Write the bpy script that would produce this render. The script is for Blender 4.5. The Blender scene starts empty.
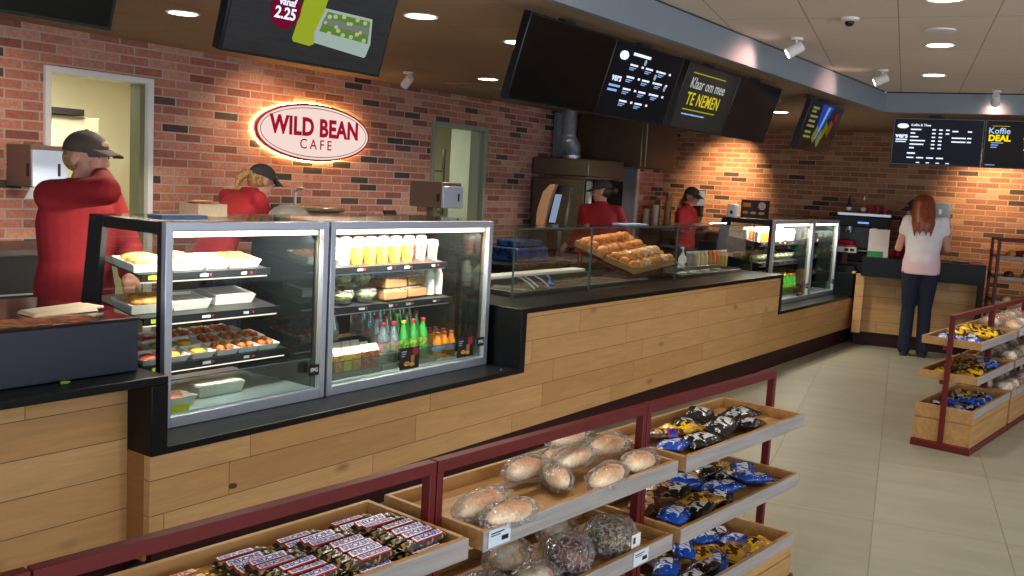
import bpy, bmesh, math, random
from math import sin, cos, pi, radians as R
from mathutils import Vector, Matrix, Euler
random.seed(7)
SC = bpy.context.scene
COL = SC.collection
# ------------------------------------------------------------------ frames
CA, GA = R(13.49), R(17.79)          # counter and shelving run at these angles to the floor grid
RK, RG = R(90) - CA, R(90) - GA
def K(u, w, z=0.0): return Vector((u*sin(CA) - w*cos(CA), u*cos(CA) + w*sin(CA), z))
def G(u, w, z=0.0): return Vector((u*sin(GA) - w*cos(GA), u*cos(GA) + w*sin(GA), z))
ORD = ['first','second','third','fourth','fifth','sixth','seventh','eighth','ninth','tenth','eleventh','twelfth',
       'thirteenth','fourteenth','fifteenth','sixteenth','seventeenth','eighteenth','nineteenth','twentieth']
# ------------------------------------------------------------------ mesh builder
class MB:
    def __init__(s): s.v=[]; s.f=[]; s.m=[]; s.M=None
    def addv(s, pts):
        b=len(s.v)
        for p in pts:
            p=Vector(p)
            if s.M is not None: p=s.M@p
            s.v.append(p[:])
        return b
    def box(s,x0,x1,y0,y1,z0,z1,m=0):
        b=s.addv([(x0,y0,z0),(x1,y0,z0),(x1,y1,z0),(x0,y1,z0),(x0,y0,z1),(x1,y0,z1),(x1,y1,z1),(x0,y1,z1)])
        for q in ((0,3,2,1),(4,5,6,7),(0,1,5,4),(1,2,6,5),(2,3,7,6),(3,0,4,7)):
            s.f.append([b+i for i in q]); s.m.append(m)
        return s
    def hexa(s,pts,m=0):
        b=s.addv(pts)
        for q in ((0,3,2,1),(4,5,6,7),(0,1,5,4),(1,2,6,5),(2,3,7,6),(3,0,4,7)):
            s.f.append([b+i for i in q]); s.m.append(m)
        return s
    def prism(s,poly,a,b_,axis='x',m=0):
        n=len(poly)
        def mk(p,t):
            return {'x':(t,p[0],p[1]),'y':(p[0],t,p[1]),'z':(p[0],p[1],t)}[axis]
        b=s.addv([mk(p,a) for p in poly]+[mk(p,b_) for p in poly])
        s.f.append([b+i for i in range(n)][::-1]); s.m.append(m)
        s.f.append([b+n+i for i in range(n)]); s.m.append(m)
        for i in range(n):
            j=(i+1)%n; s.f.append([b+i,b+j,b+n+j,b+n+i]); s.m.append(m)
        return s
    def rings(s,rings,m=0,cap0=True,cap1=True):
        n=len(rings[0]); b=s.addv([p for r in rings for p in r])
        for k in range(len(rings)-1):
            for i in range(n):
                j=(i+1)%n; s.f.append([b+k*n+i,b+k*n+j,b+(k+1)*n+j,b+(k+1)*n+i]); s.m.append(m)
        if cap0: s.f.append([b+i for i in range(n)][::-1]); s.m.append(m)
        if cap1: s.f.append([b+(len(rings)-1)*n+i for i in range(n)]); s.m.append(m)
        return s
    def tube(s,path,r,n=8,m=0,cap=True):
        path=[Vector(p) for p in path]; rs=r if isinstance(r,(list,tuple)) else [r]*len(path)
        rings=[]; up=None
        for i,p in enumerate(path):
            d=(path[min(i+1,len(path)-1)]-path[max(i-1,0)]).normalized()
            if up is None:
                up=Vector((0,0,1)) if abs(d.z)<.9 else Vector((1,0,0))
            a=d.cross(up).normalized(); bb=a.cross(d).normalized(); up=bb
            rings.append([p+a*rs[i]*cos(2*pi*k/n)-bb*rs[i]*sin(2*pi*k/n) for k in range(n)])
        return s.rings([r_[::-1] for r_ in rings],m,cap,cap)
    def cyl(s,p0,p1,r0,r1=None,n=16,m=0): return s.tube([p0,p1],[r0,r0 if r1 is None else r1],n,m)
    def lathe(s,prof,c=(0,0,0),n=16,m=0,cap=True,sx=1,sy=1):
        rings=[[ (c[0]+sx*r*cos(2*pi*k/n), c[1]+sy*r*sin(2*pi*k/n), c[2]+z) for k in range(n)] for r,z in prof]
        return s.rings(rings,m,cap,cap)
    def sph(s,c,r,nu=14,nv=8,m=0,fn=None):
        if not isinstance(r,(tuple,list)): r=(r,r,r)
        rings=[]
        for j in range(1,nv):
            t=pi*j/nv; ring=[]
            for i in range(nu):
                a=2*pi*i/nu; d=Vector((sin(t)*cos(a),sin(t)*sin(a),-cos(t)))
                k=fn(d) if fn else 1
                ring.append((c[0]+r[0]*d.x*k,c[1]+r[1]*d.y*k,c[2]+r[2]*d.z*k))
            rings.append(ring)
        return s.rings(rings,m)
def lin(c):
    if isinstance(c,str):
        c=[int(c[i:i+2],16)/255 for i in (0,2,4)]
        return tuple((x/12.92 if x<=.04045 else ((x+.055)/1.055)**2.4) for x in c)+(1,)
    return tuple(c)+(1,) if len(c)==3 else tuple(c)
def obj(name,mb,mat,parent=None,bevel=0,smooth=35,seg=2):
    me=bpy.data.meshes.new(name); me.from_pydata(mb.v,[],mb.f)
    mats=mat if isinstance(mat,(list,tuple)) else [mat]
    for m in mats: me.materials.append(m)
    if len(mats)>1: me.polygons.foreach_set('material_index',[min(i,len(mats)-1) for i in mb.m])
    me.update()
    if smooth:
        me.shade_smooth()
        if smooth<180: me.set_sharp_from_angle(angle=R(smooth))
    o=bpy.data.objects.new(name,me); COL.objects.link(o)
    if parent is not None: o.parent=parent
    if bevel:
        b=o.modifiers.new('b','BEVEL'); b.width=bevel; b.segments=seg; b.limit_method='ANGLE'; b.angle_limit=R(40)
        b.harden_normals=False
    return o
def tag(o,label,cat,group=None,kind=None):
    if label: o['label']=label
    if cat: o['category']=cat
    if group: o['group']=group
    if kind: o['kind']=kind
    return o
def thing(name,label,cat,loc=(0,0,0),rz=0,group=None):
    o=bpy.data.objects.new(name,None); COL.objects.link(o); o.empty_display_size=.05
    o.location=loc; o.rotation_euler=(0,0,rz)
    return tag(o,label,cat,group)
def place(o,loc,rot=(0,0,0),sc=None):
    o.location=loc; o.rotation_euler=rot
    if sc is not None: o.scale=(sc,sc,sc) if not isinstance(sc,(tuple,list)) else sc
    return o
def struct(name,mb,mat,loc=(0,0,0),rz=0,bevel=0):
    o=obj(name,mb,mat,bevel=bevel); o['kind']='structure'; o.location=loc; o.rotation_euler=(0,0,rz); return o
def dup(root):
    r=root.copy(); COL.objects.link(r)
    for ch in list(root.children):
        c=ch.copy(); COL.objects.link(c); c.parent=r
        for g in list(ch.children):
            d=g.copy(); COL.objects.link(d); d.parent=c
    return r
class Proto:
    """first use gives the source itself, later uses copies"""
    def __init__(s,fn): s.fn=fn; s.o=None
    def get(s):
        if s.o is None: s.o=s.fn(); return s.o
        return dup(s.o)
# ------------------------------------------------------------------ materials
MATS={}
def nmat(name):
    m=bpy.data.materials.new(name); m.use_nodes=True; nt=m.node_tree
    b=nt.nodes['Principled BSDF']; return m,nt,b
def mat(name,col,rough=.5,metal=0,noise=.08,nscale=30,bump=0,spec=.5,coat=0,emit=0,sub=0):
    if name in MATS: return MATS[name]
    m,nt,b=nmat(name); c=lin(col)
    b.inputs['Roughness'].default_value=rough; b.inputs['Metallic'].default_value=metal
    b.inputs['Specular IOR Level'].default_value=spec; b.inputs['Coat Weight'].default_value=coat
    tc=nt.nodes.new('ShaderNodeTexCoord'); n=nt.nodes.new('ShaderNodeTexNoise'); n.inputs['Scale'].default_value=nscale
    n.inputs['Detail'].default_value=3
    nt.links.new(tc.outputs['Object'],n.inputs['Vector'])
    mx=nt.nodes.new('ShaderNodeMix'); mx.data_type='RGBA'
    mx.inputs[6].default_value=tuple(x*(1-noise) for x in c[:3])+(1,); mx.inputs[7].default_value=tuple(min(1,x*(1+noise)) for x in c[:3])+(1,)
    nt.links.new(n.outputs['Fac'],mx.inputs[0]); nt.links.new(mx.outputs[2],b.inputs['Base Color'])
    if bump:
        bp=nt.nodes.new('ShaderNodeBump'); bp.inputs['Strength'].default_value=bump; bp.inputs['Distance'].default_value=.01
        nt.links.new(n.outputs['Fac'],bp.inputs['Height']); nt.links.new(bp.outputs[0],b.inputs['Normal'])
    if emit:
        nt.links.new(mx.outputs[2],b.inputs['Emission Color']); b.inputs['Emission Strength'].default_value=emit
    if sub: b.inputs['Subsurface Weight'].default_value=sub; b.inputs['Subsurface Scale'].default_value=.01
    MATS[name]=m; return m
def glow(name,col,s):
    if name in MATS: return MATS[name]
    m=bpy.data.materials.new(name); m.use_nodes=True; nt=m.node_tree; nt.nodes.clear()
    e=nt.nodes.new('ShaderNodeEmission'); e.inputs[0].default_value=lin(col); e.inputs[1].default_value=s
    o=nt.nodes.new('ShaderNodeOutputMaterial'); nt.links.new(e.outputs[0],o.inputs[0]); MATS[name]=m; return m
def clear(name,tint,rough,fac0,fac1,bump=0,bscale=40,milky=0,milkcol=(1,1,1)):
    """thin clear sheet: transparent with a fresnel gloss, optional milky part"""
    if name in MATS: return MATS[name]
    m=bpy.data.materials.new(name); m.use_nodes=True; nt=m.node_tree; nt.nodes.clear(); N=nt.nodes.new; L=nt.links.new
    t=N('ShaderNodeBsdfTransparent'); t.inputs[0].default_value=lin(tint)
    g=N('ShaderNodeBsdfGlossy'); g.inputs['Roughness'].default_value=rough
    lw=N('ShaderNodeLayerWeight'); lw.inputs[0].default_value=.22
    mr=N('ShaderNodeMapRange'); mr.inputs[3].default_value=fac0; mr.inputs[4].default_value=fac1
    L(lw.outputs['Fresnel'],mr.inputs[0])
    mx=N('ShaderNodeMixShader'); L(mr.outputs[0],mx.inputs[0]); L(t.outputs[0],mx.inputs[1]); L(g.outputs[0],mx.inputs[2])
    out=mx
    if milky:
        d=N('ShaderNodeBsdfDiffuse'); d.inputs[0].default_value=lin(milkcol)
        m2=N('ShaderNodeMixShader'); m2.inputs[0].default_value=milky; L(mx.outputs[0],m2.inputs[1]); L(d.outputs[0],m2.inputs[2]); out=m2
    if bump:
        tc=N('ShaderNodeTexCoord'); n=N('ShaderNodeTexNoise'); n.inputs['Scale'].default_value=bscale; n.inputs['Detail'].default_value=2
        n.inputs['Distortion'].default_value=1.5
        L(tc.outputs['Object'],n.inputs['Vector']); bp=N('ShaderNodeBump'); bp.inputs['Strength'].default_value=bump; bp.inputs['Distance'].default_value=.02
        L(n.outputs['Fac'],bp.inputs['Height']); L(bp.outputs[0],g.inputs['Normal']); L(bp.outputs[0],lw.inputs['Normal'])
    if bump>=1:  # whitish crinkle lines, with the film's highlights put into their colour
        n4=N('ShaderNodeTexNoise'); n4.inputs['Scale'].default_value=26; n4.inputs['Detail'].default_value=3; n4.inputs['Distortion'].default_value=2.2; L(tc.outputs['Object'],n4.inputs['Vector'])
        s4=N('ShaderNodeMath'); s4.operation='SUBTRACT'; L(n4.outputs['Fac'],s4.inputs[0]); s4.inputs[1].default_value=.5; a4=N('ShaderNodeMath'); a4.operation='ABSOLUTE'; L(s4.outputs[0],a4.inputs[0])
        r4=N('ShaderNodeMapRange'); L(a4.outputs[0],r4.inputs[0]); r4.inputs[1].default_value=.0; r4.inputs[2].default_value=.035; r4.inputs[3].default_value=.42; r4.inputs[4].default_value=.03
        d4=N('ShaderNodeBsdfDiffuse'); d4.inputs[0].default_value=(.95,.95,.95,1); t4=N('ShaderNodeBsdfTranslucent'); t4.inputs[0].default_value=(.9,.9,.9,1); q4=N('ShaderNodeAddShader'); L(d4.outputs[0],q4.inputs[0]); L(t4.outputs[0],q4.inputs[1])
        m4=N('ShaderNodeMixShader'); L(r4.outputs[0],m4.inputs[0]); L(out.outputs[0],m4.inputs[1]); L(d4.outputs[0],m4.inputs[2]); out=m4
    o=N('ShaderNodeOutputMaterial'); L(out.outputs[0],o.inputs[0]); MATS[name]=m; return m
def cells(name,ax,w,h,joint,ramp,jcol,off='half',grain=None,rough=.8,bump=.6,zoff=0,uoff=0,cs=None,knots=False,vax='Z',spec=.4):
    """brick, plank or tile pattern worked out from object coordinates"""
    m,nt,b=nmat(name); N=nt.nodes.new; L=nt.links.new
    def M(op,a,b_=None,c_=None):
        n=N('ShaderNodeMath'); n.operation=op
        for i,x in enumerate((a,b_,c_)):
            if x is None: continue
            if isinstance(x,(int,float)): n.inputs[i].default_value=x
            else: L(x,n.inputs[i])
        return n.outputs[0]
    tc=N('ShaderNodeTexCoord'); sp=N('ShaderNodeSeparateXYZ'); L(tc.outputs['Object'],sp.inputs[0])
    U=M('ADD',sp.outputs[ax],uoff); V=M('ADD',sp.outputs[vax],zoff)
    vr=M('DIVIDE',V,h); row=M('FLOOR',vr); fv=M('MULTIPLY',M('FRACT',vr),h)
    if off=='half': o_=M('MULTIPLY',M('FRACT',M('MULTIPLY',row,.5)),w)
    elif off=='none': o_=M('MULTIPLY',row,0.0)
    else:
        wn=N('ShaderNodeTexWhiteNoise'); wn.noise_dimensions='1D'; L(row,wn.inputs['W']); o_=M('MULTIPLY',wn.outputs['Value'],w)
    ur=M('DIVIDE',M('ADD',U,o_),w); col=M('FLOOR',ur); fu=M('MULTIPLY',M('FRACT',ur),w)
    e=M('MINIMUM',M('MINIMUM',fu,M('SUBTRACT',w,fu)),M('MINIMUM',fv,M('SUBTRACT',h,fv)))
    no=N('ShaderNodeTexNoise'); no.inputs['Scale'].default_value=cs or 60; no.inputs['Detail'].default_value=4; L(tc.outputs['Object'],no.inputs['Vector'])
    if off=='half': e=M('ADD',e,M('MULTIPLY',M('SUBTRACT',no.outputs['Fac'],.5),joint*.5))
    mr=N('ShaderNodeMapRange'); mr.interpolation_type='SMOOTHSTEP'; L(e,mr.inputs[0]); mr.inputs[1].default_value=joint*.35; mr.inputs[2].default_value=joint*.65
    cx=N('ShaderNodeCombineXYZ'); L(col,cx.inputs[0]); L(row,cx.inputs[1])
    wn=N('ShaderNodeTexWhiteNoise'); wn.noise_dimensions='3D'; L(cx.outputs[0],wn.inputs['Vector'])
    cr=N('ShaderNodeValToRGB'); L(wn.outputs['Value'],cr.inputs[0])
    el=cr.color_ramp.elements
    while len(el)>1: el.remove(el[0])
    el[0].position=ramp[0][0]; el[0].color=lin(ramp[0][1])
    for p_,c_ in ramp[1:]:
        q=el.new(p_); q.color=lin(c_)
    cr.color_ramp.interpolation='CONSTANT' if off=='half' else 'LINEAR'
    base=cr.outputs[0]; fac=no.outputs['Fac']
    if grain:
        cg=N('ShaderNodeCombineXYZ'); L(M('MULTIPLY',U,grain[0]),cg.inputs[0]); L(M('MULTIPLY',V,grain[1]),cg.inputs[1]); L(M('MULTIPLY',wn.outputs['Value'],40),cg.inputs[2])
        ng=N('ShaderNodeTexNoise'); ng.inputs['Scale'].default_value=1; ng.inputs['Detail'].default_value=5; ng.inputs['Roughness'].default_value=.62; ng.inputs['Distortion'].default_value=grain[2]
        L(cg.outputs[0],ng.inputs['Vector']); fac=ng.outputs['Fac']
    gr=N('ShaderNodeMapRange'); L(fac,gr.inputs[0]); gr.inputs[1].default_value=.25; gr.inputs[2].default_value=.75
    gr.inputs[3].default_value=.72 if not grain else grain[3]; gr.inputs[4].default_value=1.22 if not grain else grain[4]
    vm=N('ShaderNodeVectorMath'); vm.operation='SCALE'; L(base,vm.inputs[0]); L(gr.outputs[0],vm.inputs['Scale'])
    colr=vm.outputs[0]
    if knots:
        vo=N('ShaderNodeTexVoronoi'); vo.inputs['Scale'].default_value=1.0
        ck=N('ShaderNodeCombineXYZ'); L(M('MULTIPLY',U,1.9),ck.inputs[0]); L(M('MULTIPLY',V,4.2),ck.inputs[1]); L(ck.outputs[0],vo.inputs['Vector'])
        mk=N('ShaderNodeMapRange'); L(vo.outputs['Distance'],mk.inputs[0]); mk.inputs[1].default_value=.03; mk.inputs[2].default_value=.12; mk.inputs[3].default_value=.55; mk.inputs[4].default_value=1.0
        v2=N('ShaderNodeVectorMath'); v2.operation='SCALE'; L(colr,v2.inputs[0]); L(mk.outputs[0],v2.inputs['Scale']); colr=v2.outputs[0]
    mx=N('ShaderNodeMix'); mx.data_type='RGBA'; L(mr.outputs[0],mx.inputs[0]); mx.inputs[6].default_value=lin(jcol); L(colr,mx.inputs[7])
    L(mx.outputs[2],b.inputs['Base Color']); b.inputs['Roughness'].default_value=rough; b.inputs['Specular IOR Level'].default_value=spec
    bp=N('ShaderNodeBump'); bp.inputs['Strength'].default_value=bump; bp.inputs['Distance'].default_value=.006
    L(M('ADD',mr.outputs[0],M('MULTIPLY',fac,.35)),bp.inputs['Height']); L(bp.outputs[0],b.inputs['Normal'])
    return m
BR=[(0,'8a5446'),(.07,'b0705f'),(.2,'bb7c68'),(.33,'a46453'),(.45,'c28873'),(.58,'ae6c5b'),(.7,'b87762'),(.8,'c4907a'),(.91,'4a3a36'),(.96,'5a4640')]
M_brick_u=cells('brick along the kitchen wall',0,.222,.0625,.011,BR,'b0a598',cs=55)
BR2=[(0,'8a5c42'),(.1,'a8704f'),(.25,'9a6242'),(.4,'b27d5a'),(.55,'9b664a'),(.7,'ab7350'),(.8,'bc8d68'),(.91,'4a382e'),(.96,'5a4434')]
M_brick_w=cells('brick on the far wall',1,.222,.0625,.011,BR2,'b09a7e',cs=55)
OAK=[(0,'b28551'),(.25,'bc905b'),(.5,'c29660'),(.75,'b68955'),(1,'c79d69')]
M_plank=cells('oak planks',0,1.13,.1373,.0032,OAK,'6b4a2a',off='rnd',grain=(2.2,22,1.6,.84,1.14),rough=.5,bump=.2,knots=True)
M_plank_y=cells('oak planks on the return',1,1.13,.1373,.0032,OAK,'5a4024',off='rnd',grain=(2.2,26,1.2,.74,1.18),rough=.5,bump=.25)
M_floor=cells('large floor tiles',0,.6,1.2,.006,[(0,'837f6e'),(.5,'888473'),(1,'8d8978')],'6e6a5b',off='none',grain=(1.1,5.5,.8,.86,1.12),rough=.42,bump=.15,vax='Y',zoff=-5.0+1.2*5,uoff=6.0)
M_ceil=cells('ceiling panels',0,.4785,1.2,.007,[(0,'e0d0c4'),(1,'e4d5c9')],'a89b90',off='none',grain=(3,3,.2,.97,1.02),rough=.85,bump=.1,vax='Y',uoff=.127+.4785*10,zoff=12.3)
M_ceil_in=cells('ceiling panels darkened for dim light',0,.6,.6,.006,[(0,'8a745c'),(1,'8f7962')],'6e5c4a',off='none',grain=(3,3,.2,.96,1.03),rough=.9,bump=.1,vax='Y',uoff=12,zoff=12)  # dim light over the kitchen is put into this browner base
def wood(name,c0,c1,sc=(3,40,40),rough=.45):
    if name in MATS: return MATS[name]
    m,nt,b=nmat(name); N=nt.nodes.new; L=nt.links.new
    tc=N('ShaderNodeTexCoord'); mp=N('ShaderNodeMapping'); mp.inputs['Scale'].default_value=sc; L(tc.outputs['Object'],mp.inputs[0])
    n=N('ShaderNodeTexNoise'); n.inputs['Scale'].default_value=1; n.inputs['Detail'].default_value=4; n.inputs['Distortion'].default_value=.8; L(mp.outputs[0],n.inputs['Vector'])
    cr=N('ShaderNodeValToRGB'); cr.color_ramp.elements[0].position=.3; cr.color_ramp.elements[1].position=.72
    cr.color_ramp.elements[0].color=lin(c0); cr.color_ramp.elements[1].color=lin(c1); L(n.outputs['Fac'],cr.inputs[0]); L(cr.outputs[0],b.inputs['Base Color'])
    b.inputs['Roughness'].default_value=rough; MATS[name]=m; return m
def blend(name,c0,c1,scale,p0=.45,p1=.55,rough=.5,bump=0,coat=0,zgrad=None,detail=3,metal=0,dist=0):
    """two-colour blotchy material; zgrad=(z0,z1) lets the second colour sit on top"""
    if name in MATS: return MATS[name]
    m,nt,b=nmat(name); N=nt.nodes.new; L=nt.links.new
    tc=N('ShaderNodeTexCoord'); n=N('ShaderNodeTexNoise'); n.inputs['Scale'].default_value=scale; n.inputs['Detail'].default_value=detail; n.inputs['Distortion'].default_value=dist
    L(tc.outputs['Object'],n.inputs['Vector']); f=n.outputs['Fac']
    if zgrad:
        sp=N('ShaderNodeSeparateXYZ'); L(tc.outputs['Object'],sp.inputs[0]); mr=N('ShaderNodeMapRange'); L(sp.outputs[2],mr.inputs[0]); mr.inputs[1].default_value=zgrad[0]; mr.inputs[2].default_value=zgrad[1]
        ad=N('ShaderNodeMath'); ad.operation='MULTIPLY_ADD'; L(n.outputs['Fac'],ad.inputs[0]); ad.inputs[1].default_value=.8; 
        s2=N('ShaderNodeMath'); s2.operation='SUBTRACT'; L(mr.outputs[0],s2.inputs[0]); s2.inputs[1].default_value=.4; L(s2.outputs[0],ad.inputs[2]); f=ad.outputs[0]
    cr=N('ShaderNodeValToRGB'); e=cr.color_ramp.elements; e[0].position=p0; e[1].position=p1; e[0].color=lin(c0); e[1].color=lin(c1)
    L(f,cr.inputs[0]); L(cr.outputs[0],b.inputs['Base Color']); b.inputs['Roughness'].default_value=rough; b.inputs['Coat Weight'].default_value=coat; b.inputs['Metallic'].default_value=metal
    if bump:
        bp=N('ShaderNodeBump'); bp.inputs['Strength'].default_value=bump; bp.inputs['Distance'].default_value=.01; L(n.outputs['Fac'],bp.inputs['Height']); L(bp.outputs[0],b.inputs['Normal'])
    MATS[name]=m; return m
M_tray=wood('honey tray wood','9c7140','b98d56',(2.5,34,30))
M_trayface=wood('greyed front edge wood','8d8683','a59e98',(3,60,60),.5)
M_red=mat('dark red powder coat','5c1716',.42,0,.1,8,spec=.3)
M_kick=mat('dark red plinth','2e0c0e',.5,0,.1,8,spec=.3)
M_black=mat('black composite','08090b',.36,0,.15,60,spec=.25)
M_blackm=mat('matt black','0a0a0b',.6,0,.15,60)
M_navy=mat('dark blue lacquer','1b2030',.4,0,.12,12)
M_steel=mat('brushed steel','c3c8d0',.34,.75,.06,90)
M_steel2=mat('dull steel','7d7a70',.42,1,.15,14)
M_darksteel=mat('dark steel','3a3936',.35,.9,.15,20)
M_white=mat('white plastic','e6e5e2',.4,0,.03,20)
M_wall=mat('pale green cream paint','c9cbae',.7,0,.04,4)
M_wallw=mat('cream paint','d8d5b8',.7,0,.04,4)
M_frame=mat('grey green door frame','8d9484',.5,0,.06,9)
M_grey=mat('grey fascia paint','7d8791',.55,0,.04,3)
M_glass=clear('clear pane','f6faf8',.02,.012,.26)
M_glassedge=mat('green glass edge','3c5c54',.1,0,.1,40)
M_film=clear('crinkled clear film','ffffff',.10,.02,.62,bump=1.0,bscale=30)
M_pet=clear('clear bottle plastic','f8fcfc',.08,.04,.5,milky=.10)
M_cardw=mat('white card','e9e4da',.7,0,.04,40)
M_kraft=mat('brown card','a97c4e',.8,0,.08,40)
M_skin=mat('skin','c78f78',.5,0,.08,25,sub=.1)
M_jumper=mat('red jumper','8f1119',.85,0,.16,35,bump=.15)
M_cap=mat('brown grey cap','51433c',.85,0,.12,120,bump=.1)
M_capg=mat('grey cap','3d3936',.85,0,.12,120,bump=.1)
M_jeans=mat('navy trousers','111831',.8,0,.2,60)
M_scr=mat('screen glass','060708',.12,0,.1,5,spec=.3)
M_lamp=glow('warm lamp','fff1d8',14); M_lampw=glow('cool lamp','fff8ee',16)
# ------------------------------------------------------------------ lettering
DG=None; _tc={}
def text_mesh(s,size,off=0,shear=0,extr=.0004,sp=1.0,align='CENTER'):
    k=(s,size,off,shear,extr,sp,align)
    if k in _tc: return _tc[k]
    cu=bpy.data.curves.new('lettering','FONT'); cu.body=s; cu.size=size; cu.offset=off; cu.shear=shear; cu.extrude=extr
    cu.align_x=align; cu.align_y='CENTER'; cu.space_character=sp; cu.resolution_u=3
    o=bpy.data.objects.new('lettering',cu); COL.objects.link(o)
    dg=bpy.context.evaluated_depsgraph_get(); dg.update()
    me=bpy.data.meshes.new_from_object(o.evaluated_get(dg)); bpy.data.objects.remove(o)
    me.name='lettering'; _tc[k]=me; return me
def text(s,size,mt,parent,loc,rot=(pi/2,0,0),name='lettering',sx=1,**kw):
    me=text_mesh(s,size,**kw)
    if not me.materials: me.materials.append(mt)
    elif me.materials[0]!=mt: me=me.copy(); me.materials[0]=mt
    o=bpy.data.objects.new(name,me); COL.objects.link(o); o.parent=parent; o.location=loc; o.rotation_euler=rot; o.scale=(sx,1,1)
    return o
# ------------------------------------------------------------------ lights
def spot(loc,target,power,size=60,col=(1,.78,.55),rad=.04,blend_=.6):
    l=bpy.data.lights.new('spot_light','SPOT'); l.energy=power; l.spot_size=R(size); l.spot_blend=blend_; l.color=col; l.shadow_soft_size=rad
    o=bpy.data.objects.new('spot_light',l); COL.objects.link(o); o.location=loc
    o.rotation_euler=(Vector(target)-Vector(loc)).to_track_quat('-Z','Y').to_euler(); return o
def area(loc,rot,sx,sy,power,col=(1,.96,.9),name='area_light'):
    l=bpy.data.lights.new(name,'AREA'); l.shape='RECTANGLE'; l.size=sx; l.size_y=sy; l.energy=power; l.color=col
    o=bpy.data.objects.new(name,l); COL.objects.link(o); o.location=loc; o.rotation_euler=rot; return o
ZI, ZO = 2.42, 2.60
#@@SHELL
# ================================================================== THE SETTING
struct('floor',MB().box(-9,6,-3,15,-.1,0),M_floor)
def opening_wall(mb,a0,a1,h,holes,axis,t0,t1):
    """wall pieces along an axis with door holes (start, end, top)"""
    def bx(p,q,z0,z1):
        mb.box(p,q,t0,t1,z0,z1) if axis=='u' else mb.box(t0,t1,p,q,z0,z1)
    x=a0
    for (p,q,z) in holes:
        bx(x,p,0,h); bx(p,q,z,h); x=q
    bx(x,a1,0,h); return mb
DOORS=[(3.27,3.995,2.145),(7.08,7.89,2.105)]
struct('wall_left',opening_wall(MB(),-1.0,12.15,ZO+.2,DOORS,'u',6.1,6.25),M_brick_u,rz=RK)
struct('wall_back',MB().box(12.0,12.15,-4.2,6.1,0,ZO+.2),M_brick_w,rz=RK)
cor=K(9.17,2.46)
def slab(pts,z0,z1): return MB().prism([(p[0],p[1]) for p in pts],z0,z1,'z')
struct('ceiling',slab([K(-3,2.5),K(9.18,2.5),(cor.x+.04,9.53),(6,9.53),(6,-3),(K(-3,2.5).x,-3)],ZO,ZO+.08),M_ceil)
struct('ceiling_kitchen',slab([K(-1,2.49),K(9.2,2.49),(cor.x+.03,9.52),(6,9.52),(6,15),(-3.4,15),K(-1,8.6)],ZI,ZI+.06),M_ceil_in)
f=MB(); f.prism([K(-3,2.46)[:2],K(-3,2.50)[:2],K(9.165,2.50)[:2],K(9.17,2.46)[:2]],ZI-.004,ZO-.012,'z')
f.box(cor.x-.01,6,9.49,9.53,ZI-.004,ZO-.012); struct('trim_1',f,M_grey)
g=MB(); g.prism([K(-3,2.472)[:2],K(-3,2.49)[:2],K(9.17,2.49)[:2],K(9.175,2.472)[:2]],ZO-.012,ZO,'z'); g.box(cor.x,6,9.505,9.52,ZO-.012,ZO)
struct('trim_shadow_gap',g,M_blackm)  # shadow gap above the fascia, its shade put in as a black strip
# back rooms seen through the two doorways
for n,(u0,u1,lab) in enumerate(((1.9,5.6,0),(6.2,10.9,1)),1):
    r=MB(); r.box(u0,u1,8.6,8.7,0,2.5); r.box(u0-.1,u0,6.25,8.7,0,2.5); r.box(u1,u1+.1,6.25,8.7,0,2.5)
    struct('wall_room_%d'%n,r,M_wallw if n==1 else M_wall,rz=RK)
    struct('ceiling_room_%d'%n,MB().box(u0-.1,u1+.1,6.25,8.7,2.44,2.5),M_wallw,rz=RK)
for n,(a,b,t) in enumerate(DOORS,1):
    fr=MB(); s_=.028
    fr.box(a-s_,a+.012,6.07,6.27,0,t+s_); fr.box(b-.012,b+s_,6.07,6.27,0,t+s_); fr.box(a+.012,b-.012,6.07,6.27,t-.012,t+s_)
    o=struct('door_%d'%n,fr,M_white if n==1 else M_frame,rz=RK,bevel=.003); tag(o,None,None)
# green inner jamb of door 1, opened leaf in door 2
struct('trim_3',MB().box(3.945,3.983,6.12,6.24,0,2.13),mat('olive jamb','6d7052',.6),rz=RK)
struct('trim_4',MB().box(7.84,7.878,6.12,6.24,0,2.09),M_frame,rz=RK)
# ================================================================== BACK ROOM CONTENTS
t=thing('wall_cupboard','pale wall cupboard with dark open shelf seen through the left doorway','cupboard',K(3.9,7.6,1.60),RK)
obj('body',MB().box(0,.62,0,.35,0,.33),M_wall,t,.005); obj('shelf',MB().box(0,.46,-.05,.35,.335,.39),M_blackm,t,.004)
t=thing('storage_rack','metal storage rack with boxes seen through the middle doorway','rack',K(8.72,7.75,0),RK)
for x in (0,.5):
    for y in (0,.35): obj('post',MB().box(x,x+.03,y,y+.03,0,1.95),M_steel2,t)
for z in (.6,1.15,1.66): obj('shelf',MB().box(0,.53,0,.38,z,z+.02),M_steel2,t)
o=tag(obj('storage_box',MB().box(0,.24,0,.25,0,.2),mat('amber box','b28a3a'),bevel=.01),'amber box on the rack shelf in the room behind the middle doorway','box'); place(o,K(8.80,7.80,1.681),(0,0,RK))
t=thing('inner_door','tall grey green door with glazed panel in the room behind the middle doorway','door',K(9.45,7.2,0),RK+.5)
obj('leaf',MB().box(0,.06,0,.5,0,2.2),M_frame,t,.004); obj('door_panel',MB().box(.09,.8,.4,.44,0,2.05),M_wallw,t,.004)
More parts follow.
